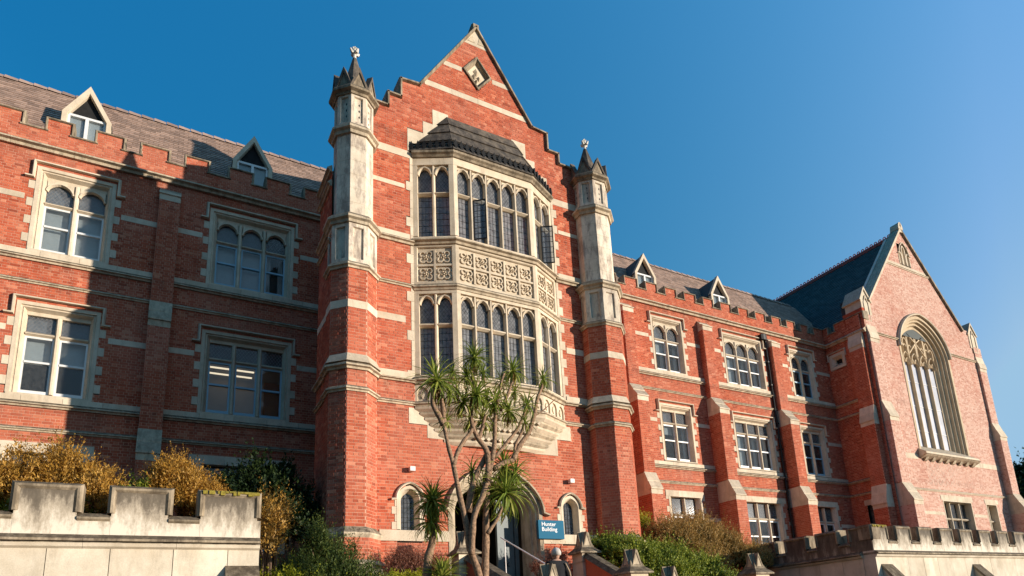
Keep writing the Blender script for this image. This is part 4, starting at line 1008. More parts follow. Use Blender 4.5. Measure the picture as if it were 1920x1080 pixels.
m = MB(); FS.sweep(m, [(.0, 14.1), (.1, 14.1), (.1, 14.5), (1.2, 14.5), (1.2, 14.1)], [(-.04, 0), (-.04, .05), (0, .1), (.03, .08), (.03, 0)]); m.build('hood_mould', 'stone', Wn)
m = MB(); FS.box(m, .9, 1.6, -.25, -.2, 3.0, 5.6); m.build('basement_pane', 'glass_leaded', Wn)
# side buttress (faces -x) and front buttresses
def hall_buttress(F, u0, u1, Ds, Zs, mat, mortar):
    prev = Ds[0]; faces_box_bricks(F, u0, u1, Ds[0], Zs[0][1], Zs[0][0] if False else 16.0, 'LR', 0, mat, mortar) if False else None
    for i in range(len(Ds)-1):
        dhi, dlo = Ds[i], Ds[i+1]; zhi, zlo = Zs[i]
        ztop = (Zs[i-1][1]-.2) if i else 16.0
        if dhi > .03: faces_box_bricks(F, u0, u1, dhi, zhi, ztop, 'LR', 0, mat, mortar)
        butt_cap(F, u0, u1, dlo, dhi, zlo, zhi)
    faces_box_bricks(F, u0, u1, Ds[-1], 1.5, Zs[-1][1]-.2, 'LR', 0, mat, mortar)
FHs = Fr(0, HY, 1, 0)
hall_buttress(FH, 32.70, 33.50, [.06, .14, .40, .82], [(15.35, 14.55), (10.95, 10.0), (6.45, 5.45)], 'brick_hall', 'mortar_hall')
hall_buttress(FH, 43.85, 44.65, [.06, .14, .40, .82], [(15.35, 14.55), (10.95, 10.0), (6.45, 5.45)], 'brick_hall', 'mortar_hall')
hall_buttress(FS, 1.60, 2.40, [.12, .25, .42, .62], [(15.15, 14.25), (10.75, 9.9), (6.45, 5.45)], 'brick', 'mortar')
m = MB(); FH.box(m, 32.8, 44.4, -1.3, -.8, 1.5, 17.2); FS.box(m, 0, 2.5, -.6, -.5, 1.5, 15.6); m.build('hall_core', 'room_dark', B)
m.f = []
# kneeler caps with saddleback roofs
def cap(u0, u1):
    C = D.objects.new('gabled_cap', None); COL.objects.link(C); C.parent = B
    um = (u0+u1)/2; z0, z1, z2 = 15.9, 16.85, 17.62
    m = MB(); FH.box(m, u0, u1, -.95, .04, z0, z1); m.build('cap_body', 'stone', C)
    m = MB(); FH.prism_d(m, [(u0+.02, z1), (u1-.02, z1), (um, z2-.08)], -.93, .02); m.build('cap_gable', 'stone', C)
    m = MB(); FH.sweep(m, [(u0-.08, z1-.06), (um, z2), (u1+.08, z1-.06)], [(-.05, -1.05), (-.05, .08), (.04, .08), (.05, .03), (.05, -1.05)]); m.build('cap_roof', 'stone', C)
    m = MB(); FH.sweep(m, [(u0+.2, z0-.3), (u0+.2, z1-.15), (um, z1+.32), (u1-.2, z1-.15), (u1-.2, z0-.3)], [(0, .03), (0, .075), (.05, .075), (.05, .03)], True); m.build('cap_panel', 'stone', C)
cap(32.62, 33.48); cap(43.6, 44.5)
string('string_course', FH, 33.5, 35.62, 14.92, 15.10, .12); string('string_course', FH, 40.62, 43.85, 14.92, 15.10, .12)
string('string_course', FH, 33.5, 43.85, 6.22, 6.36, .09, 'stone')
string('string_course', FH, 35.8, 40.3, 19.92, 20.08, .09, 'stone'); band(FH, 35.9, 40.2, 20.08, 20.22)
band(FH, 33.5, 35.3, 7.95, 8.25); band(FH, 41.0, 43.8, 7.95, 8.25); band(FH, 33.55, 36.8, 4.95, 5.12); band(FH, 39.8, 41.2, 4.95, 5.12); band(FH, 36.7, 39.9, 5.8, 6.08, .02); band(FH, 41.2, 42.7, 5.8, 6.05, .02)
# gable copings
for p, q in (((GA-.1, GZ-.15), (GC, GT)), ((GC, GT), (GB+.1, GZ-.15))):
    n = 7
    for i in range(n):
        a = (p[0]+(q[0]-p[0])*i/n, p[1]+(q[1]-p[1])*i/n); b = (p[0]+(q[0]-p[0])*(i+1)/n, p[1]+(q[1]-p[1])*(i+1)/n)
        m = MB(); FH.sweep(m, [a, b], [(-.13, -.45), (-.13, .02), (-.07, .13), (.05, .13), (.10, .05), (.12, -.45)]); m.build('gable_coping', 'stone' if p[0] < 37 else 'coping', B)
m = MB(); FH.sweep(m, arch(GC-.22, GC+.22, GT-.05, GT+.42, 8, .1), [(-.02, -.4), (-.02, .14), (.22, .14), (.22, -.4)]); FH.box(m, GC-.2, GC+.2, -.38, .12, GT-.25, GT+.12); m.build('apex_stone', 'stone', B)
m = MB(); FH.prism_d(m, [(32.9, 15.0), (43.7, 15.0), (GB-.1, GZ), (GC, GT-.1), (GA+.1, GZ)], -.95, -.75); m.build('gable_back', 'mortar_hall', B)
# three small lancets in the gable
for c, zt, wd in ((37.62, 21.05, .10), (38.0, 21.50, .11), (38.38, 21.05, .10)):
    Wn = D.objects.new('lancet_window', None); COL.objects.link(Wn); Wn.parent = B
    m = MB(); FH.sweep(m, [(c-wd, 20.28)]+arch(c-wd, c+wd, zt-.25, zt, 8, .3)+[(c+wd, 20.28)], [(-.09, -.15), (-.09, .03), (-.02, .03), (.03, -.1), (.03, -.2)]); m.build('frame', 'stone', Wn)
    m = MB(); FH.box(m, c-wd, c+wd, -.22, -.18, 20.26, zt); m.build('louvre', 'hall_tracery', Wn)
m = MB(); FH.sweep(m, [(37.35, 21.0), (37.5, 21.0)]+arch(37.5, 38.5, 21.0, 21.8, 10, .35)[1:-1]+[(38.5, 21.0), (38.65, 21.0)], [(-.03, 0), (-.03, .08), (.03, .08), (.03, 0)]); m.build('hood_mould', 'stone', B)
# great window
GW = D.objects.new('great_window', None); COL.objects.link(GW); GW.parent = B; GW['label'] = 'tall pointed traceried window of the hall'
gp = [(35.62, 8.45)]+arch(35.62, 40.62, 14.5, 16.88, 24, .12, 2.1)+[(40.62, 8.45)]
m = MB(); FH.sweep(m, gp, [(-.05, -.7), (-.05, .03), (.12, .03), (.16, -.08), (.26, -.08), (.30, -.22), (.42, -.22), (.46, -.36), (.60, -.38), (.66, -.5), (.80, -.55), (.80, -.7)]); m.build('frame', 'hall_tracery', GW)
m = MB(); FH.sweep(m, [(35.55, 14.6)]+arch(35.55, 40.69, 14.62, 17.02, 24, .12, 2.1)[1:-1]+[(40.69, 14.6)], [(-.08, 0), (-.08, .1), (-.02, .18), (.05, .16), (.06, 0)]); m.build('hood_mould', 'stone', GW)
ia, ib, izs, iza = 36.40, 39.84, 14.6, 16.10
gi = arch(ia, ib, izs, iza, 20, .12, 2.1)
m = MB(); m.add([FH.P(ia, -.6, 8.6), FH.P(ib, -.6, 8.6)]+[FH.P(u, -.6, z) for u, z in gi[::-1]], [tuple(range(2+len(gi)))]); m.build('glazing', 'glass_pale', GW)
cw = (ib-ia)/4
for i in range(1, 4):
    c = ia+i*cw; m = MB(); zt = iza-.12-(.2 if i != 2 else 0)
    FH.prism_z(m, [(c-.06, -.6), (c-.06, -.50), (c-.025, -.43), (c+.025, -.43), (c+.06, -.50), (c+.06, -.6)], 8.5, zt); m.build('mullion', 'hall_tracery', GW)
for i in range(4):
    a, b = ia+i*cw+.06, ia+(i+1)*cw-.06; m = MB()
    FH.sweep(m, arch(a, b, 13.95, 14.62, 10, .35), [(-.05, -.58), (-.05, -.38), (.0, -.36), (.05, -.44), (.05, -.58)])
    for s in (-1, 1):
        cxm = (a+b)/2+s*cw*.20; FH.sweep(m, arch(cxm-.12, cxm+.12, 14.05, 14.32, 6, .2), [(-.02, -.56), (-.02, -.44), (.03, -.44), (.03, -.56)])
    m.build('light_head', 'hall_tracery', GW)
    for z in (9.9, 11.4, 12.9):
        m = MB(); FH.box(m, a, b, -.595, -.575, z, z+.02); m.build('saddle_bar', 'white_paint', GW)
    # upper tracery: narrow panel lights
    for s in (0, 1):
        p0 = a+(b-a)*s/2+.01; p1 = p0+(b-a)/2-.02; mid = (p0+p1)/2
        lim = izs+(iza-izs)*((1-abs((mid-38.12)/1.72)**2.1)**.55)*.9
        if lim > 14.8:
            m = MB(); FH.sweep(m, [(p0, 14.55)]+arch(p0, p1, lim-.3, lim-.05, 6, .3)+[(p1, 14.55)], [(-.035, -.58), (-.035, -.42), (.02, -.42), (.035, -.58)]); m.build('tracery_bar', 'hall_tracery', GW)
            m = MB(); FH.sweep(m, arch(p0+.02, p1-.02, 15.0, 15.2, 6, .3), [(-.02, -.57), (-.02, -.45), (.03, -.45), (.03, -.57)]); m.build('tracery_cusp', 'hall_tracery', GW)
for (p, q) in (((ia+cw, 14.6), (ia+2.9*cw, 15.9)), ((ib-cw, 14.6), (ib-2.9*cw, 15.9))):
    m = MB(); FH.sweep(m, [p, ((p[0]+q[0])/2-.0, (p[1]+q[1])/2+.1), q], [(-.04, -.56), (-.03, -.40), (.03, -.40), (.04, -.56)]); m.build('tracery_bar', 'hall_tracery', GW)
m = MB(); FH.prism_u(m, [(-.6, 8.1), (.0, 8.1), (.42, 8.22), (.42, 8.32), (-.6, 9.0)], 35.45, 40.82); m.build('sill', 'stone', GW)
m = MB(); FH.prism_u(m, [(0, 8.0), (.30, 8.12), (.42, 8.2), (.0, 8.22)], 35.5, 41.0); m.build('sill_underside', 'moulding', GW)
for k in range(8):
    c = 35.75+k*.68; m = MB(); FH.prism_u(m, [(0, 7.88), (.10, 7.92), (.24, 8.10), (.24, 8.16), (0, 8.16)], c, c+.24); m.build('corbel', 'moulding', GW)
# basement windows of the hall
for (a, b, n) in ((36.85, 39.75, 3), (41.3, 42.5, 2)):
    Wn = D.objects.new('window', None); COL.objects.link(Wn); Wn.parent = B
    m = MB(); FH.sweep(m, [(a, 2.2), (a, 5.8), (b, 5.8), (b, 2.2)], [(0, -.5), (0, .015), (.06, .015), (.10, -.3), (.10, -.5)]); m.build('frame', 'stone', Wn)
    light_cells(FH, Wn, a+.1, b-.1, 2.3, 5.7, 4.75, n, False, mw=.12, front=-.18, back=-.4, gl=-.36, sash=False, leaded_all=True, smat='stone')
# hall roof and terracotta crest
HR = D.objects.new('roof', None); COL.objects.link(HR); HR.parent = B; HR['label'] = 'steep dark slate roof of the hall'
zr, y0, y1 = 22.45, HY+.4, 34.0
m = MB(); m.add([(32.9, y0, 15.7), (43.3, y0, 15.7), (GC, y0, zr), (32.9, y1, 15.7), (43.3, y1, 15.7), (GC, y1, zr)], [(0, 1, 2), (3, 5, 4), (0, 2, 5, 3), (1, 4, 5, 2)]); m.build('roof_deck', 'roof_slate_dark', HR)
Ls = math.hypot(GC-32.9, zr-15.7); ex, ez = (GC-32.9)/Ls, (zr-15.7)/Ls; sl_ = MB(); n = int(Ls/.22)
for i in range(n):
    y = y0-(i % 2)*.15
    while y < y1:
        o = Vector((32.9+ex*i*.22-ez*.004, y, 15.7+ez*i*.22+ex*.004)); Xv = Vector((0, .292, 0)); Yv = Vector((ex, 0, ez))*.25; Zv = Vector((-ez, 0, ex))*(.02+random.uniform(0, .012))
        sl_.add([o, o+Xv, o+Xv+Yv, o+Yv, o+Zv, o+Xv+Zv], [(4, 5, 2, 3), (0, 1, 5, 4), (0, 4, 3), (1, 2, 5)]); y += .30
sl_.build('slating', 'roof_slate_dark', HR, 'stuff')
y = y0+.1
while y < 31:
    m = MB(); m.hexa([(GC-.10, y, zr-.06), (GC+.10, y, zr-.06), (GC+.10, y+.29, zr-.06), (GC-.10, y+.29, zr-.06), (GC-.05, y, zr+.18), (GC+.05, y, zr+.18), (GC+.05, y+.29, zr+.18), (GC-.05, y+.29, zr+.18)])
    pts = [(GC, y+.145+.09*math.cos(a), zr+.25+.075*math.sin(a)) for a in [math.pi*2*k/8 for k in range(9)]]; tube(m, pts, .032, 5)
    m.build('ridge_crest', 'terracotta', HR); y += .30

# ================================================================== sign and lamps
S_ = thing('sign', 'dark blue sign with white lettering reading Hunter Building, right of the entrance', 'sign', FT.P(9.98, .03, 2.92))
m = MB(); Fs = Fr(0, 0, 1, 0); Fs.box(m, -.43, .43, 0, .10, -.27, .27); m.build('sign_board', 'sign_blue', S_)
for j, tx in enumerate(('Hunter', 'Building')):
    c = D.curves.new('lettering', 'FONT'); c.body = tx; c.size = .165; c.extrude = .003; c.offset = .0015
    o = D.objects.new('tmp', c); COL.objects.link(o); bpy.context.view_layer.update()
    me = D.meshes.new_from_object(o.evaluated_get(bpy.context.evaluated_depsgraph_get())); me.materials.clear(); me.materials.append(MAT['sign_white'])
    D.objects.remove(o); t = D.objects.new('lettering', me); COL.objects.link(t); t.parent = S_
    t.rotation_euler = (math.pi/2, 0, 0); t.location = (-.33, -.105, .10-j*.15)
for u, z, lab in ((5.80, 4.42, 'small white box lamp on the brick left of the entrance arch'), (10.80, 4.42, 'small white box lamp on the brick above the lancet window right of the entrance')):
    L_ = thing('wall_lamp', lab, 'lamp', FT.P(u, 0, z), 'box lamps beside the entrance')
    m = MB(); Fs.box(m, -.07, .07, .04, .18, -.06, .06); m.build('lamp_body', 'lamp_white', L_)
    m = MB(); Fs.box(m, -.04, .04, .0, .04, -.04, .04); m.build('lamp_bracket', 'lamp_white', L_)

# ================================================================== terraces
def merlon_profile_cap(F, m, a, b, zc, zt, cut_l=True, cut_r=True):
    F.sweep(m, [(a, zc), (a, zt), (b, zt), (b, zc)], [(-.03, -.44), (-.03, .0), (.0, .04), (.04, .04), (.10, .0), (.10, -.44)])
def terrace(F, lo, hi, merlons, T, stained='terrace_stained', th=.40, wall_z=(-1.7, 1.70)):
    zc, zt = 2.16, 2.60
    # big dressed blocks below the cornice
    x = lo; k = 0; ends = []
    while x < hi-.01:
        x1 = min(hi, x+(.78 if k % 2 else .84)); ends.append((x, x1)); x = x1; k += 1
    for (a, b) in ends:
        for (z0, z1) in ((wall_z[0], -.2), (-.196, .75), (.754, wall_z[1]-.07)):
            m = MB(); F.box(m, a+.005, b-.005, -th, random.uniform(0, .006), z0, z1); m.build('stone_block', 'terrace_stone', T)
    n = max(1, int((hi-lo)/1.2))
    for i in range(n):
        a, b = lo+(hi-lo)*i/n+.002, lo+(hi-lo)*(i+1)/n-.002
        m = MB(); F.prism_u(m, [(-th, 1.80), (.02, 1.84), (.12, 1.77), (.12, 1.735), (-th, 1.735)], a, b); m.build('cornice', 'coping', T)
        m = MB(); F.prism_u(m, [(-th, 1.73), (.05, 1.73), (.07, 1.71), (.05, 1.66), (.0, 1.63), (-th, 1.63)], a, b); m.build('cornice_bead', 'terrace_stone', T)
    m = MB(); F.box(m, lo, hi, -th+.02, -.001, 1.79, zc-.03); m.build('parapet_stone', stained, T)
    s = merlons
    for (a, b) in merlons:
        m = MB(); F.box(m, a+.04, b-.04, -th+.03, .002, 1.84, zt-.09); m.build('merlon_block', stained, T)
        m = MB(); F.sweep(m, [(a, zc+.02), (a, zt), (b, zt), (b, zc+.02)], [(-.02, -th-.02), (-.02, -.02), (.02, .035), (.055, .035), (.09, .004), (.09, -th-.02)]); m.build('merlon_coping', 'coping', T)
    for (a, b) in (merlons[-1:] if F.ox < 5 else merlons[:1] if F.uy == 0 else []):
        rnd = random.Random(5); m = MB(); x = a+.05
        while x < b-.08:
            w_ = rnd.uniform(.03, .09); zz = rnd.uniform(.02, .07); F.prism_u(m, [(-.05, zt+.012), (.045, zt+.008), (.062, zt-.012), (.055, zt-zz), (-.05, zt-.05)], x, x+w_); x += w_*rnd.uniform(.8, 1.5)
        m.build('moss', 'moss', T, 'stuff')
    gaps = [(b, c) for (_, b), (c, _) in zip(merlons, merlons[1:])]
    for a, b in gaps:
        m = MB(); F.prism_u(m, [(-th-.02, zc+.02), (-.08, zc+.02), (.03, zc-.05), (.03, zc-.08), (.0, zc-.11), (-th-.02, zc-.11)], a-.03, b+.03); m.build('crenel_sill', 'coping', T)
TL = thing('terrace_wall', 'pale stone terrace wall with battlements and black stains at the lower left', 'wall', (0, 0, 0), 'battlemented terrace walls')
FTL = Fr(0, 12, 1, 0)
ml = [(-1.78-1.2*k, -.95-1.2*k) for k in range(4, 0, -1)]+[(-1.78, -.95), (-.59, .25), (.63, 1.56)]
terrace(FTL, -7, 1.58, ml, TL)
TR = thing('terrace_wall', 'pale stone terrace wall with battlements turning a corner at the lower right', 'wall', (0, 0, 0), 'battlemented terrace walls')
FTR = Fr(18.5, 12, 1, 0); mr_ = [(0, .81)]+[(.81+1.2*k-.80, .81+1.2*k) for k in range(1, 12)]
mr_ = [(0, .81)]+[(1.20*k+.02, 1.20*k+.81) for k in range(1, 12)]
terrace(FTR, 0, 14, mr_, TR)
FTRs = Fr(18.5, 17.2, 0, -1)
terrace(FTRs, 0, 4.795, [(.0, .35), (.82, 1.62), (1.98, 2.88), (3.22, 4.06), (4.42, 5.2)], TR, 'terrace_mossy')
def raking(F, u0, u1, top, T):
    m = MB(); F.prism_u(m, [(.0, top), (.75, top-.9), (.75, -1.7), (0, -1.7)], u0, u1); m.build('raking_buttress', 'terrace_stone', T)
    m = MB(); F.prism_u(m, [(.0, top+.08), (.80, top-.88), (.80, top-.97), (0, top-.03)], u0-.03, u1+.03); m.build('raking_cap', 'coping', T)
raking(FTL, 1.10, 1.55, 1.30, TL); raking(FTR, .25, .75, 1.35, TR); raking(FTR, 5.3, 5.75, 1.35, TR)

# ================================================================== gate piers and stair walls
def pier(x, y, ztop, w_, label):
    T = thing('stone_pier', label, 'pier', (x, y, ztop-2.2), 'gabled piers beside the steps'); h = w_/2
    o = 2.2                                                       # local top of the cap
    def bx(n, a, z0, z1, mat):
        m = MB(); m.hexa([(-a, -a, z0), (a, -a, z0), (a, a, z0), (-a, a, z0), (-a, -a, z1), (a, -a, z1), (a, a, z1), (-a, a, z1)]); m.build(n, mat, T)
    bx('pier_base', h*.95, -1.0, .95, 'brick'); bx('pier_shaft', h*.86, .95, 1.60, 'stone'); bx('pier_band', h*.92, 1.35, 1.39, 'moulding')
    m = MB(); a, b = h*1.18, h*.72
    m.add([(s*a, t*a, 1.60) for s, t in ((-1, -1), (1, -1), (1, 1), (-1, 1))]+[(s*a, t*a, 1.64) for s, t in ((-1, -1), (1, -1), (1, 1), (-1, 1))]+[(s*b, t*b, 1.76) for s, t in ((-1, -1), (1, -1), (1, 1), (-1, 1))],
          [(0, 3, 2, 1), (0, 1, 5, 4), (1, 2, 6, 5), (2, 3, 7, 6), (3, 0, 4, 7), (4, 5, 9, 8), (5, 6, 10, 9), (6, 7, 11, 10), (7, 4, 8, 11), (8, 9, 10, 11)]); m.build('cap_slab', 'coping', T)
    m = MB(); m.add([(-b, -b, 1.75), (b, -b, 1.75), (b, b, 1.75), (-b, b, 1.75), (-.03, -.03, 2.2), (.03, -.03, 2.2), (.03, .03, 2.2), (-.03, .03, 2.2)], [(0, 1, 5, 4), (1, 2, 6, 5), (2, 3, 7, 6), (3, 0, 4, 7), (4, 5, 6, 7)]); m.build('cap_pyramid', 'coping', T)
    for F in (Fr(0, 0, 1, 0), Fr(0, 0, 0, 1), Fr(0, 0, -1, 0), Fr(0, 0, 0, -1)):
        g_ = b*.62; m = MB(); F.prism_d(m, [(-g_, 1.74), (g_, 1.74), (0, 2.10)], 0, b*.86); m.build('cap_gable', 'moulding', T)
        m = MB(); F.sweep(m, [(-g_-.02, 1.72), (0, 2.17), (g_+.02, 1.72)], [(-.008, 0), (-.008, b*.92), (.022, b*.92), (.022, 0)]); m.build('gablet_rib', 'coping', T)
    return T
pier(10.0, 14.75, 2.60, .56, 'gabled stone pier at the head of the steps, just right of the person')
pier(10.0, 12.75, 1.86, .60, 'gabled stone pier at the foot of the sloping coping, in front of the green hedge')
pier(14.4, 12.95, 1.83, .60, 'gabled stone pier beneath the brown shrub, next to the right terrace wall')
pier(10.0, 11.45, 1.30, .58, 'gabled stone pier whose tip just shows below the green hedge')
pier(6.95, 11.6, 1.37, .56, 'gabled stone pier whose tip shows in front of the person')
pier(6.75, 15.3, 2.62, .56, 'stone pier half hidden behind the cabbage tree trunks')
for nm, x, pts, lab in (('stair_wall', 10.0, [(12.95, 1.25), (14.5, 2.0)], 'low brick wall with a sloping dark coping between two piers'),
                   ('stair_wall', 10.0, [(11.65, .55), (12.5, .95)], 'brick stair wall below the sloping coping, at the bottom edge'),
                   ('stair_wall', 6.85, [(11.85, .75), (15.05, 2.0)], 'brick stair wall on the left of the steps behind the tree')):
    T = thing(nm, lab, 'wall'); (ya, za), (yb, zb) = pts
    m = MB(); m.hexa([(x-.16, ya, -1.6), (x+.16, ya, -1.6), (x+.16, yb, -1.6), (x-.16, yb, -1.6), (x-.16, ya, za-.12), (x+.16, ya, za-.12), (x+.16, yb, zb-.12), (x-.16, yb, zb-.12)]); m.build('wall_body', 'brick', T)
    m = MB(); m.hexa([(x-.22, ya, za-.12), (x+.22, ya, za-.12), (x+.22, yb, zb-.12), (x-.22, yb, zb-.12), (x-.12, ya, za), (x+.12, ya, za), (x+.12, yb, zb), (x-.12, yb, zb)]); m.build('coping', 'coping', T)
# handrail on the steps
hrl = thing('handrail', 'thin pale metal handrail running up the steps in the doorway', 'handrail')
m = MB(); tube(m, [(8.55, 12.2, .75), (8.0, 15.7, 2.55)], .018, 8); m.build('rail', 'lamp_white', hrl)
for t in (.05, .5, .95):
    p = (8.55-.55*t, 12.2+3.5*t, .75+1.8*t); m = MB(); tube(m, [p, (p[0], p[1], p[2]-.95)], .014, 6); m.build('post', 'lamp_white', hrl)

# ================================================================== person
def px_at(px, py, y):
    d = CF+CR*((px-CX)/FPX)-CU*((py-CY)/FPX); return Vector((d.x, d.y, d.z))*(y/d.y)
def skin_chain(name, joints, edges, radii, mat, parent, sub=2):
    me = D.meshes.new(name); me.from_pydata(joints, edges, []); o = D.objects.new(name, me); COL.objects.link(o)
    o.modifiers.new('skin', 'SKIN'); md = o.modifiers.new('sub', 'SUBSURF'); md.levels = sub; md.render_levels = sub
    if not me.skin_vertices: pass
    for i, r in enumerate(radii): me.skin_vertices[0].data[i].radius = (r[0], r[1]) if hasattr(r, '__len__') else (r, r)
    me.skin_vertices[0].data[0].use_root = True
    dg = bpy.context.evaluated_depsgraph_get(); bpy.context.view_layer.update()
    nm = D.meshes.new_from_object(o.evaluated_get(dg)); nm.name = name; D.objects.remove(o)
    nm.materials.clear(); nm.materials.append(MAT[mat]); nm.polygons.foreach_set('use_smooth', [True]*len(nm.polygons))
    q = D.objects.new(name, nm); COL.objects.link(q); q.parent = parent; return q
head = px_at(1043, 1041, 12.0)
PZ = head.z-1.62
Pn = thing('person', 'person seen from behind in a black jacket with pale grey hair, walking up the steps', 'person', (head.x, head.y, PZ))
J = [(0, 0, .95), (0, .0, 1.12), (0, .02, 1.32), (0, .01, 1.46), (0, -.0, 1.55),
     (-.19, .0, 1.42), (-.25, .0, 1.14), (-.22, .12, .92), (.19, .0, 1.42), (.26, -.03, 1.14), (.25, .06, .90),
     (-.10, 0, .90), (-.11, .12, .50), (-.11, .06, .10), (.10, 0, .90), (.11, -.06, .48), (.11, -.16, .08), (-.11, .22, .04), (.11, -.02, .03)]
E_ = [(0, 1), (1, 2), (2, 3), (3, 4), (3, 5), (5, 6), (6, 7), (3, 8), (8, 9), (9, 10), (0, 11), (11, 12), (12, 13), (0, 14), (14, 15), (15, 16), (13, 17), (16, 18)]
Rr = [(.15, .12), (.15, .115), (.17, .12), (.10, .085), (.055, .055), .075, .055, .04, .075, .055, .04, .10, .065, .045, .10, .065, .045, .035, .035]
skin_chain('body', J, E_, Rr, 'skin', Pn)
skin_chain('jacket', [(0, 0, .86), (0, .0, 1.05), (0, .01, 1.30), (0, .01, 1.45), (0, 0, 1.51), (-.19, .0, 1.42), (-.26, .0, 1.14), (-.225, .11, .95), (.19, .0, 1.42), (.27, -.03, 1.14), (.255, .05, .94)],
           [(0, 1), (1, 2), (2, 3), (3, 4), (3, 5), (5, 6), (6, 7), (3, 8), (8, 9), (9, 10)], [(.19, .15), (.19, .15), (.21, .15), (.14, .12), (.08, .08), .10, .08, .065, .10, .08, .065], 'cloth_black', Pn)
skin_chain('trousers', [(0, 0, .95), (-.10, 0, .88), (-.11, .12, .50), (-.11, .07, .12), (.10, 0, .88), (.11, -.06, .48), (.11, -.15, .10)], [(0, 1), (1, 2), (2, 3), (0, 4), (4, 5), (5, 6)], [(.17, .14), .12, .085, .07, .12, .085, .07], 'cloth_jeans', Pn)
def ellipsoid(name, c, r, mat, parent, nu=16, nv=10, lo=-1.0, jit=0):
    m = MB(); vs = []
    for i in range(nv+1):
        ph = -math.pi/2+math.pi*i/nv
        for j in range(nu):
            a = 2*math.pi*j/nu; k = 1+random.uniform(-jit, jit); vs.append((c[0]+r[0]*math.cos(ph)*math.cos(a)*k, c[1]+r[1]*math.cos(ph)*math.sin(a)*k, c[2]+max(lo, math.sin(ph))*r[2]*k))
    m.add(vs, [(i*nu+j, i*nu+(j+1) % nu, (i+1)*nu+(j+1) % nu, (i+1)*nu+j) for i in range(nv) for j in range(nu)]); return m.build(name, mat, parent, smooth=True)
ellipsoid('head', (0, .02, 1.63), (.078, .095, .12), 'skin', Pn)
ellipsoid('hair', (0, .0, 1.665), (.102, .118, .118), 'hair_grey', Pn, lo=-.45, jit=.04)
for s in (-1, 1): ellipsoid('ear', (s*.083, .02, 1.63), (.014, .025, .034), 'skin', Pn, 8, 6)
ellipsoid('nose', (0, .12, 1.62), (.016, .025, .025), 'skin', Pn, 8, 6)
for s in (-1, 1):
    hx, hy, hz = (s*.225, .13, .88) if s < 0 else (.255, .07, .86)
    ellipsoid('palm', (hx, hy, hz), (.028, .04, .045), 'skin', Pn, 8, 6)
    for k in range(4):
        m = MB(); tube(m, [(hx, hy-.028+k*.019, hz-.03), (hx-s*.005, hy-.028+k*.02, hz-.075), (hx-s*.02, hy-.026+k*.02, hz-.10-.006*(k in (1, 2)))], [.010, .009, .007], 6); m.build('finger', 'skin', Pn, smooth=True)
    m = MB(); tube(m, [(hx-s*.01, hy+.035, hz), (hx-s*.02, hy+.06, hz-.03), (hx-s*.02, hy+.065, hz-.055)], [.012, .010, .008], 6); m.build('thumb', 'skin', Pn, smooth=True)
m = MB(); tube(m, [(.13, -.13, 1.44), (.20, -.17, 1.25), (.24, -.16, 1.02), (.27, -.12, .85)], .017, 6); m.build('bag_strap', 'bag_tan', Pn, smooth=True)
m = MB(); m.hexa([(.24, -.2, .58), (.34, -.2, .58), (.34, .05, .58), (.24, .05, .58), (.25, -.19, .86), (.33, -.19, .86), (.33, .04, .86), (.25, .04, .86)]); m.build('shoulder_bag', 'bag_tan', Pn)

# ================================================================== planting
def sprig_cloud(T, blobs, n, mat, leaf=.05, length=.35, per=16, upward=.6, name='foliage', seed=1, stems=True, spread=.05, wid=.35):
    """many short twigs, each carrying small leaves, standing out of lumpy masses"""
    rnd = random.Random(seed); mb = MB(); vol = [b[3]*b[4]*b[5] for b in blobs]; tot = sum(v**(2/3) for v in vol)
    stm = MB()
    for b, v in zip(blobs, vol):
        k = int(n*v**(2/3)/tot)
        for _ in range(k):
            while True:
                d = Vector((rnd.gauss(0, 1), rnd.gauss(0, 1), rnd.gauss(0, 1)))
                if d.length > .1: d.normalize(); break
            if d.z < -.35: d.z *= -.6
            rr = rnd.uniform(.45, 1.0)**.5*(1+.16*math.sin(d.x*7+b[0]*3)*math.cos(d.z*6+b[1]))
            c = Vector((b[0]+d.x*b[3]*rr, b[1]+d.y*b[4]*rr, b[2]+d.z*b[5]*rr))
            dr = (d*(1-upward)+Vector((rnd.uniform(-.25, .25), rnd.uniform(-.25, .25), upward))).normalized()
            L = length*rnd.choice((.45, .7, .9, 1.1, 1.7))*rnd.uniform(.8, 1.2); sx = dr.orthogonal().normalized(); sy = dr.cross(sx)
            for j in range(per):
                t = rnd.random(); a = rnd.uniform(0, 6.28); out = sx*math.cos(a)+sy*math.sin(a)
                p = c+dr*(L*t)+out*spread*(1-t)*rnd.random(); ld = (dr*rnd.uniform(.3, 1)+out*rnd.uniform(.3, 1)).normalized(); ls = leaf*rnd.uniform(.5, 1.7)*(1.15-t*.5)
                sd = ld.cross(out); 
                if sd.length < .01: continue
                sd.normalize(); q = p+ld*ls; mb.add([p, p+ld*ls*.45+sd*ls*wid*.5, q, p+ld*ls*.45-sd*ls*wid*.5], [(0, 1, 2, 3)])
    mb.build(name, mat, T, 'stuff')
    if stems:
        for b in blobs[:6]:
            for k in range(5):
                a = rnd.uniform(0, 6.28); base = (b[0]+math.cos(a)*.08, b[1]+math.sin(a)*.08, b[2]-b[5]-.5)
                m = MB(); tube(m, [base, (b[0]+math.cos(a)*b[3]*.3, b[1]+math.sin(a)*b[4]*.3, b[2]-b[5]*.3), (b[0]+math.cos(a)*b[3]*.7, b[1]+math.sin(a)*b[4]*.7, b[2]+b[5]*.5)], [.03, .022, .008], 5); m.build('stem', 'wood_stem', T)
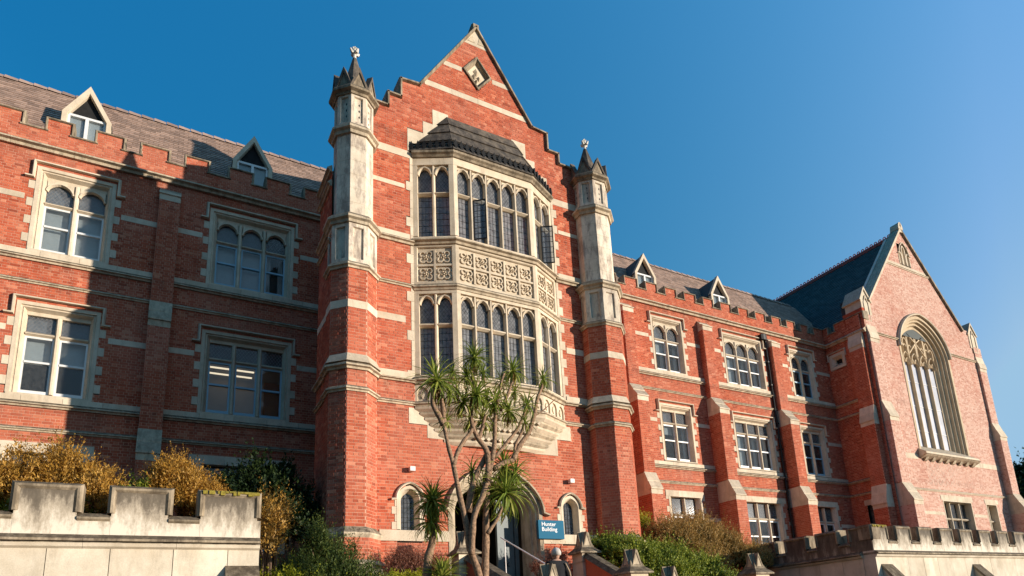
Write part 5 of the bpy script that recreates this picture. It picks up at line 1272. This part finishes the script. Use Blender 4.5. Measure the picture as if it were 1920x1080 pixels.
def shrub(name, label, cat, blobs, n, mat, group=None, core='leaf_dark', **k):
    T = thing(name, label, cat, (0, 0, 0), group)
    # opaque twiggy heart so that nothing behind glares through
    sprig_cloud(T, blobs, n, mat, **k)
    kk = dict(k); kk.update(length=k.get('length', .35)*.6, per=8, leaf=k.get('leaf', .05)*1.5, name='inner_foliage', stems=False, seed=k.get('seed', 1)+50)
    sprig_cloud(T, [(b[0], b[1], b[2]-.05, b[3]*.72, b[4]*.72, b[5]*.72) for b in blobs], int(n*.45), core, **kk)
    return T
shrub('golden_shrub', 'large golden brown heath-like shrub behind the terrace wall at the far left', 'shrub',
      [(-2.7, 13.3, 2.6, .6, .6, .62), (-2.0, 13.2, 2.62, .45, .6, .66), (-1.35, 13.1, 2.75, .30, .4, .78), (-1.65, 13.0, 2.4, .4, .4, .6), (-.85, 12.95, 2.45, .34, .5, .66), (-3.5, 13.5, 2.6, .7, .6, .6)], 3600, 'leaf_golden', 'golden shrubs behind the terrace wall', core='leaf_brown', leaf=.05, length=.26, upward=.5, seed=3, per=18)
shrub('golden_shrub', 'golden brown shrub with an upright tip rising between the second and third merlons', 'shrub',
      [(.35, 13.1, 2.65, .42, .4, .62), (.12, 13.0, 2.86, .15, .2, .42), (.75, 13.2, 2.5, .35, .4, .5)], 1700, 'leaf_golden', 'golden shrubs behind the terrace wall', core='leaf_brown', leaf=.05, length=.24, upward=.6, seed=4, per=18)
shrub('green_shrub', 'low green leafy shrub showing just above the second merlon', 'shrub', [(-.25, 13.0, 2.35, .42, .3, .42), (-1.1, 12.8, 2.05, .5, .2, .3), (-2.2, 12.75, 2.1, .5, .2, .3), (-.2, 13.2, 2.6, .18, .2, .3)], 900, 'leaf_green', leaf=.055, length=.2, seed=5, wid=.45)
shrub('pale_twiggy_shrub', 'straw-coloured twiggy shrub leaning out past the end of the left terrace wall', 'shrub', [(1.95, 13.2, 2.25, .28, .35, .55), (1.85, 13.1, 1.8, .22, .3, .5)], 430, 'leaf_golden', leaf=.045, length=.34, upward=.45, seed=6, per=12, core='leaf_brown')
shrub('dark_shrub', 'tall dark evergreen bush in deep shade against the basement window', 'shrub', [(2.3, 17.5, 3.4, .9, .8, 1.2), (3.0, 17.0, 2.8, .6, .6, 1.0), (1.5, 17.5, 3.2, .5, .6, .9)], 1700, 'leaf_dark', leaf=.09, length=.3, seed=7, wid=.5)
shrub('conifer_shrub', 'green feathery shrub, darkened for shade, at the foot of the left turret', 'shrub', [(3.15, 13.9, 1.25, .65, .6, .85), (2.5, 13.6, 1.0, .6, .5, .6), (3.8, 14.0, 1.0, .45, .5, .55), (2.85, 13.7, 1.9, .2, .25, .4)], 2600, 'leaf_conifer_shaded', leaf=.05, length=.34, upward=.7, seed=8, per=16)
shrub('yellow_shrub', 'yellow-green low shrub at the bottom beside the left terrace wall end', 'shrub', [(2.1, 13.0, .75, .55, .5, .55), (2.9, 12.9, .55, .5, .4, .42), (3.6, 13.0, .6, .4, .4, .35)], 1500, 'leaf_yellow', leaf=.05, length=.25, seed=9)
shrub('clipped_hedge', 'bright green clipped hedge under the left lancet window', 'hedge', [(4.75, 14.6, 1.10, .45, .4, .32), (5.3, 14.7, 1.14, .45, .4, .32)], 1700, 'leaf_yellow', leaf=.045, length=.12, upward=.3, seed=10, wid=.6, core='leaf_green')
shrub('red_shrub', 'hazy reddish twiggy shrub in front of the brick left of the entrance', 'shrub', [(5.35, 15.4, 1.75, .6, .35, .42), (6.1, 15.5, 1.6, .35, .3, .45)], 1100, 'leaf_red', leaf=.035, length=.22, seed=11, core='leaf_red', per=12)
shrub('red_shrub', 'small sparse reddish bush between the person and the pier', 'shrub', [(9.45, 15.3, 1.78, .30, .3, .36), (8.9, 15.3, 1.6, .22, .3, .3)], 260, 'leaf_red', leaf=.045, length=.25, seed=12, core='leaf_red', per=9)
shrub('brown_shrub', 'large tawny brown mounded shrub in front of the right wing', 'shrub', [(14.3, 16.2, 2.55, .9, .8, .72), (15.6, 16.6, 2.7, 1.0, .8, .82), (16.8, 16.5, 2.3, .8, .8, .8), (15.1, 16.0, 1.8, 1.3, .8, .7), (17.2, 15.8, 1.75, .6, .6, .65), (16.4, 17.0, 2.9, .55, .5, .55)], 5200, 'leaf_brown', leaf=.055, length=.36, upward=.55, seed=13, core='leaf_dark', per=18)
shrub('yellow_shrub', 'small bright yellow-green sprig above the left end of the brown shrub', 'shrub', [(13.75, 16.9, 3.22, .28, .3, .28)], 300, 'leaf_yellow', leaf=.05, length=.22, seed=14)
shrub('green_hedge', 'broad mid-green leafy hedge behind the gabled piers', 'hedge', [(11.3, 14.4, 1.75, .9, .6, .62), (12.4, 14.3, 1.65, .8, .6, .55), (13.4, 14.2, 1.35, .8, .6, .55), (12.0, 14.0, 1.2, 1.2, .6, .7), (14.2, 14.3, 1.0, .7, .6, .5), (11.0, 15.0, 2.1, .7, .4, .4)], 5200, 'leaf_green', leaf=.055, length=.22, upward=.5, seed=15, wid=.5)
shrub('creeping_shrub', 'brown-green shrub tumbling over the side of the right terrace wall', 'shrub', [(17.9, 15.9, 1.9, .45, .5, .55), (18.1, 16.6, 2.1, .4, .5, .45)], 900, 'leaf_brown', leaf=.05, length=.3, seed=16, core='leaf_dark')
shrub('distant_tree', 'dark evergreen tree just visible past the right edge of the hall', 'tree', [(62, 25.5, 7.6, 1.6, 1.6, 1.9), (64, 26, 9.5, 1.6, 1.6, 2.2), (62, 25.5, 4, 2.2, 2, 3)], 1500, 'leaf_dark', leaf=.28, length=.8, seed=17, wid=.5, spread=.2)

# cabbage trees
LEAFM = []
for v in range(5):
    m = MB(); n = 6; droop = (.12, .30, .55, .85, 1.2)[v]; vs = []
    for i in range(n+1):
        t = i/n; x = math.sin(min(1.5, t*(.55+droop)))*(1/(.55+droop))*1.0*(1 if droop < .9 else .9); z = (math.cos(t*(.9+droop)*1.0)-1)/(.9+droop)+t*.35*(1-droop*.5)
        wv = .026*(1-t**2.2)*(0.55+t*1.4 if t < .32 else 1.0); vs += [(x, -wv, z), (x, 0, z-.01), (x, wv, z)]
    fs = []
    for i in range(n): fs += [(i*3, i*3+1, i*3+4, i*3+3), (i*3+1, i*3+2, i*3+5, i*3+4)]
    m.add(vs, fs); LEAFM.append(m)
LMESH = {}
def leafmesh(v, mat):
    if (v, mat) not in LMESH: LMESH[(v, mat)] = LEAFM[v].mesh('leaf', mat)
    return LMESH[(v, mat)]
SINGLE = [280]
def rosette(T, c, r, n, seed, mat='leaf_sword', axis=Vector((0, 0, 1)), lo=-.9, single=0):
    rnd = random.Random(seed); st_ = MB(); dead = MB(); q = axis.to_track_quat('Z', 'Y')
    H = D.objects.new('leaf_head', None); COL.objects.link(H); H.parent = T
    for i in range(n):
        t = (i+.5)/n; el = math.asin(max(-1, min(1, 1-t*(1-lo))))+rnd.uniform(-.15, .15); az = i*2.39996+rnd.uniform(-.2, .2); s = r*rnd.uniform(.75, 1.15)
        v = 0 if el > .8 else 1 if el > .35 else 2 if el > -.1 else 3 if el > -.6 else 4
        M = Matrix.Translation(c) @ q.to_matrix().to_4x4() @ Matrix.Rotation(az, 4, 'Z') @ Matrix.Rotation(-el, 4, 'Y') @ Matrix.Rotation(rnd.uniform(-.5, .5), 4, 'X') @ Matrix.Diagonal((s, r*.95+.15, s, 1))
        lm = mat if el > -.75 or rnd.random() < .5 else 'leaf_dead'
        if i < single: link('leaf', leafmesh(v, lm), H, M)
        else:
            tg = st_ if lm == mat else dead; tg.add([M @ Vector(p) for p in LEAFM[v].v], LEAFM[v].f)
    st_.build('leaf_mass', mat, H, 'stuff'); dead.build('dead_leaf_mass', 'leaf_dead', H, 'stuff')
def branch(T, pts, r0, r1, y0, name='branch', dy=None):
    P = []; n = len(pts)
    for i, p in enumerate(pts):
        y = (p[2] if len(p) > 2 else y0); P.append(px_at(p[0], p[1], y))
    # smooth by Catmull-Rom
    Q = []
    for i in range(n-1):
        a, b, c, d = P[max(i-1, 0)], P[i], P[i+1], P[min(i+2, n-1)]
        for k in range(4):
            t = k/4; Q.append(.5*((2*b)+(c-a)*t+(2*a-5*b+4*c-d)*t*t+(3*b-3*c+d-a)*t**3))
    Q.append(P[-1]); N = len(Q); m = MB(); tube(m, Q, [r0+(r1-r0)*i/(N-1)*(1)+.004*math.sin(i*1.7) for i in range(N)], 9); return m.build(name, 'bark', T, smooth=True)
YT = 10.2
CT = thing('cabbage_tree', 'tall many-headed cabbage tree with bare pale trunks in front of the entrance', 'tree', px_at(900, 1085, YT))
CT.location = (0, 0, 0)
branch(CT, [(902, 1130), (898, 1078), (881, 1027), (874, 981), (861, 925), (851, 876), (840, 834), (832, 795)], .068, .030, YT, 'trunk')
branch(CT, [(832, 797), (822, 778), (812, 758), (812, 730)], .055, .035, YT); branch(CT, [(832, 797), (831, 770), (826, 738)], .05, .035, YT)
branch(CT, [(850, 872), (858, 848), (869, 828), (884, 808), (892, 790)], .045, .03, YT)
branch(CT, [(908, 1130), (909, 1080), (911, 1020), (911, 981), (914, 911), (926, 841), (928, 788)], .074, .038, YT, 'trunk')
branch(CT, [(928, 790), (932, 760), (938, 725), (945, 700)], .036, .022, YT)
branch(CT, [(914, 905), (914, 851), (897, 823), (886, 798), (883, 763), (888, 728), (884, 690)], .055, .024, YT)
branch(CT, [(884, 1040), (886, 1000), (890, 965), (905, 930), (912, 905)], .055, .045, YT-.12, 'trunk')
branch(CT, [(878, 960), (882, 930), (890, 897), (908, 862), (918, 838)], .06, .045, YT+.1)
branch(CT, [(928, 858), (950, 830), (967, 809), (978, 788), (986, 768)], .036, .022, YT)
branch(CT, [(962, 862), (972, 840), (992, 809), (1002, 777), (1008, 746), (1018, 722)], .055, .028, YT)
branch(CT, [(925, 880), (945, 868), (962, 862)], .05, .05, YT); branch(CT, [(966, 855), (966, 835), (976, 815), (982, 795)], .035, .022, YT)
branch(CT, [(938, 770), (952, 740), (960, 715)], .035, .025, YT); branch(CT, [(914, 1000), (932, 974), (942, 950)], .036, .022, YT-.2)
branch(CT, [(1000, 782), (1018, 770), (1034, 755), (1041, 748)], .014, .007, YT); branch(CT, [(898, 822), (905, 800), (910, 778)], .04, .028, YT)
HEADS = [(820, 716, .56, 110, 0), (889, 672, .44, 90, .0), (962, 697, .44, 80, .1), (1018, 712, .34, 60, 0), (893, 742, .50, 80, -.2), (868, 757, .42, 60, .1), (928, 756, .46, 70, .1), (954, 772, .44, 60, -.1), (988, 760, .36, 56, 0),
         (905, 790, .38, 50, .2), (836, 790, .30, 36, .1), (876, 706, .38, 56, .15), (945, 878, .60, 80, .3), (905, 925, .55, 70, .35), (948, 925, .70, 95, -.15), (965, 890, .45, 50, .1), (885, 885, .42, 40, .35), (985, 795, .30, 36, 0), (858, 735, .3, 30, 0), (940, 715, .34, 36, .2), (848, 700, .3, 40, .1), (905, 700, .32, 40, -.2), (912, 750, .4, 50, .3), (842, 740, .34, 40, -.1), (965, 735, .3, 36, .2), (880, 790, .34, 40, .3), (925, 800, .3, 36, .3)]
for i, (px, py, r, n, dy) in enumerate(HEADS):
    rosette(CT, px_at(px, py, YT+dy*.6), r*1.03, int(n*1.1), 100+i, 'leaf_sword', Vector((random.uniform(-.25, .25), -.15, 1)).normalized(), -.95 if i not in (14, 13) else -1.0, single=15 if i < 18 else 0)
CT2 = thing('cabbage_tree', 'small single-stemmed cabbage tree with a round head in front of the left lancet window', 'tree', (0, 0, 0))
branch(CT2, [(800, 1130, 11.2), (801, 1080, 11.2), (803, 1045, 11.2), (812, 1010, 11.2), (815, 960, 11.2)], .09, .06, 14.4, 'trunk')
rosette(CT2, px_at(811, 942, 11.2), .56, 190, 200, 'leaf_sword', Vector((0, 0, 1)), -.8, single=60); rosette(CT2, px_at(808, 982, 11.2), .50, 120, 201, 'leaf_sword', Vector((0, 0, 1)), -1, single=20)
CT3 = thing('cabbage_tree', 'young trunkless cabbage tree, a fan of upright leaves at the bottom edge', 'tree', (0, 0, 0))
rosette(CT3, px_at(830, 1085, 11.0), .52, 110, 300, 'leaf_sword', Vector((0, 0, 1)), .1, single=40)
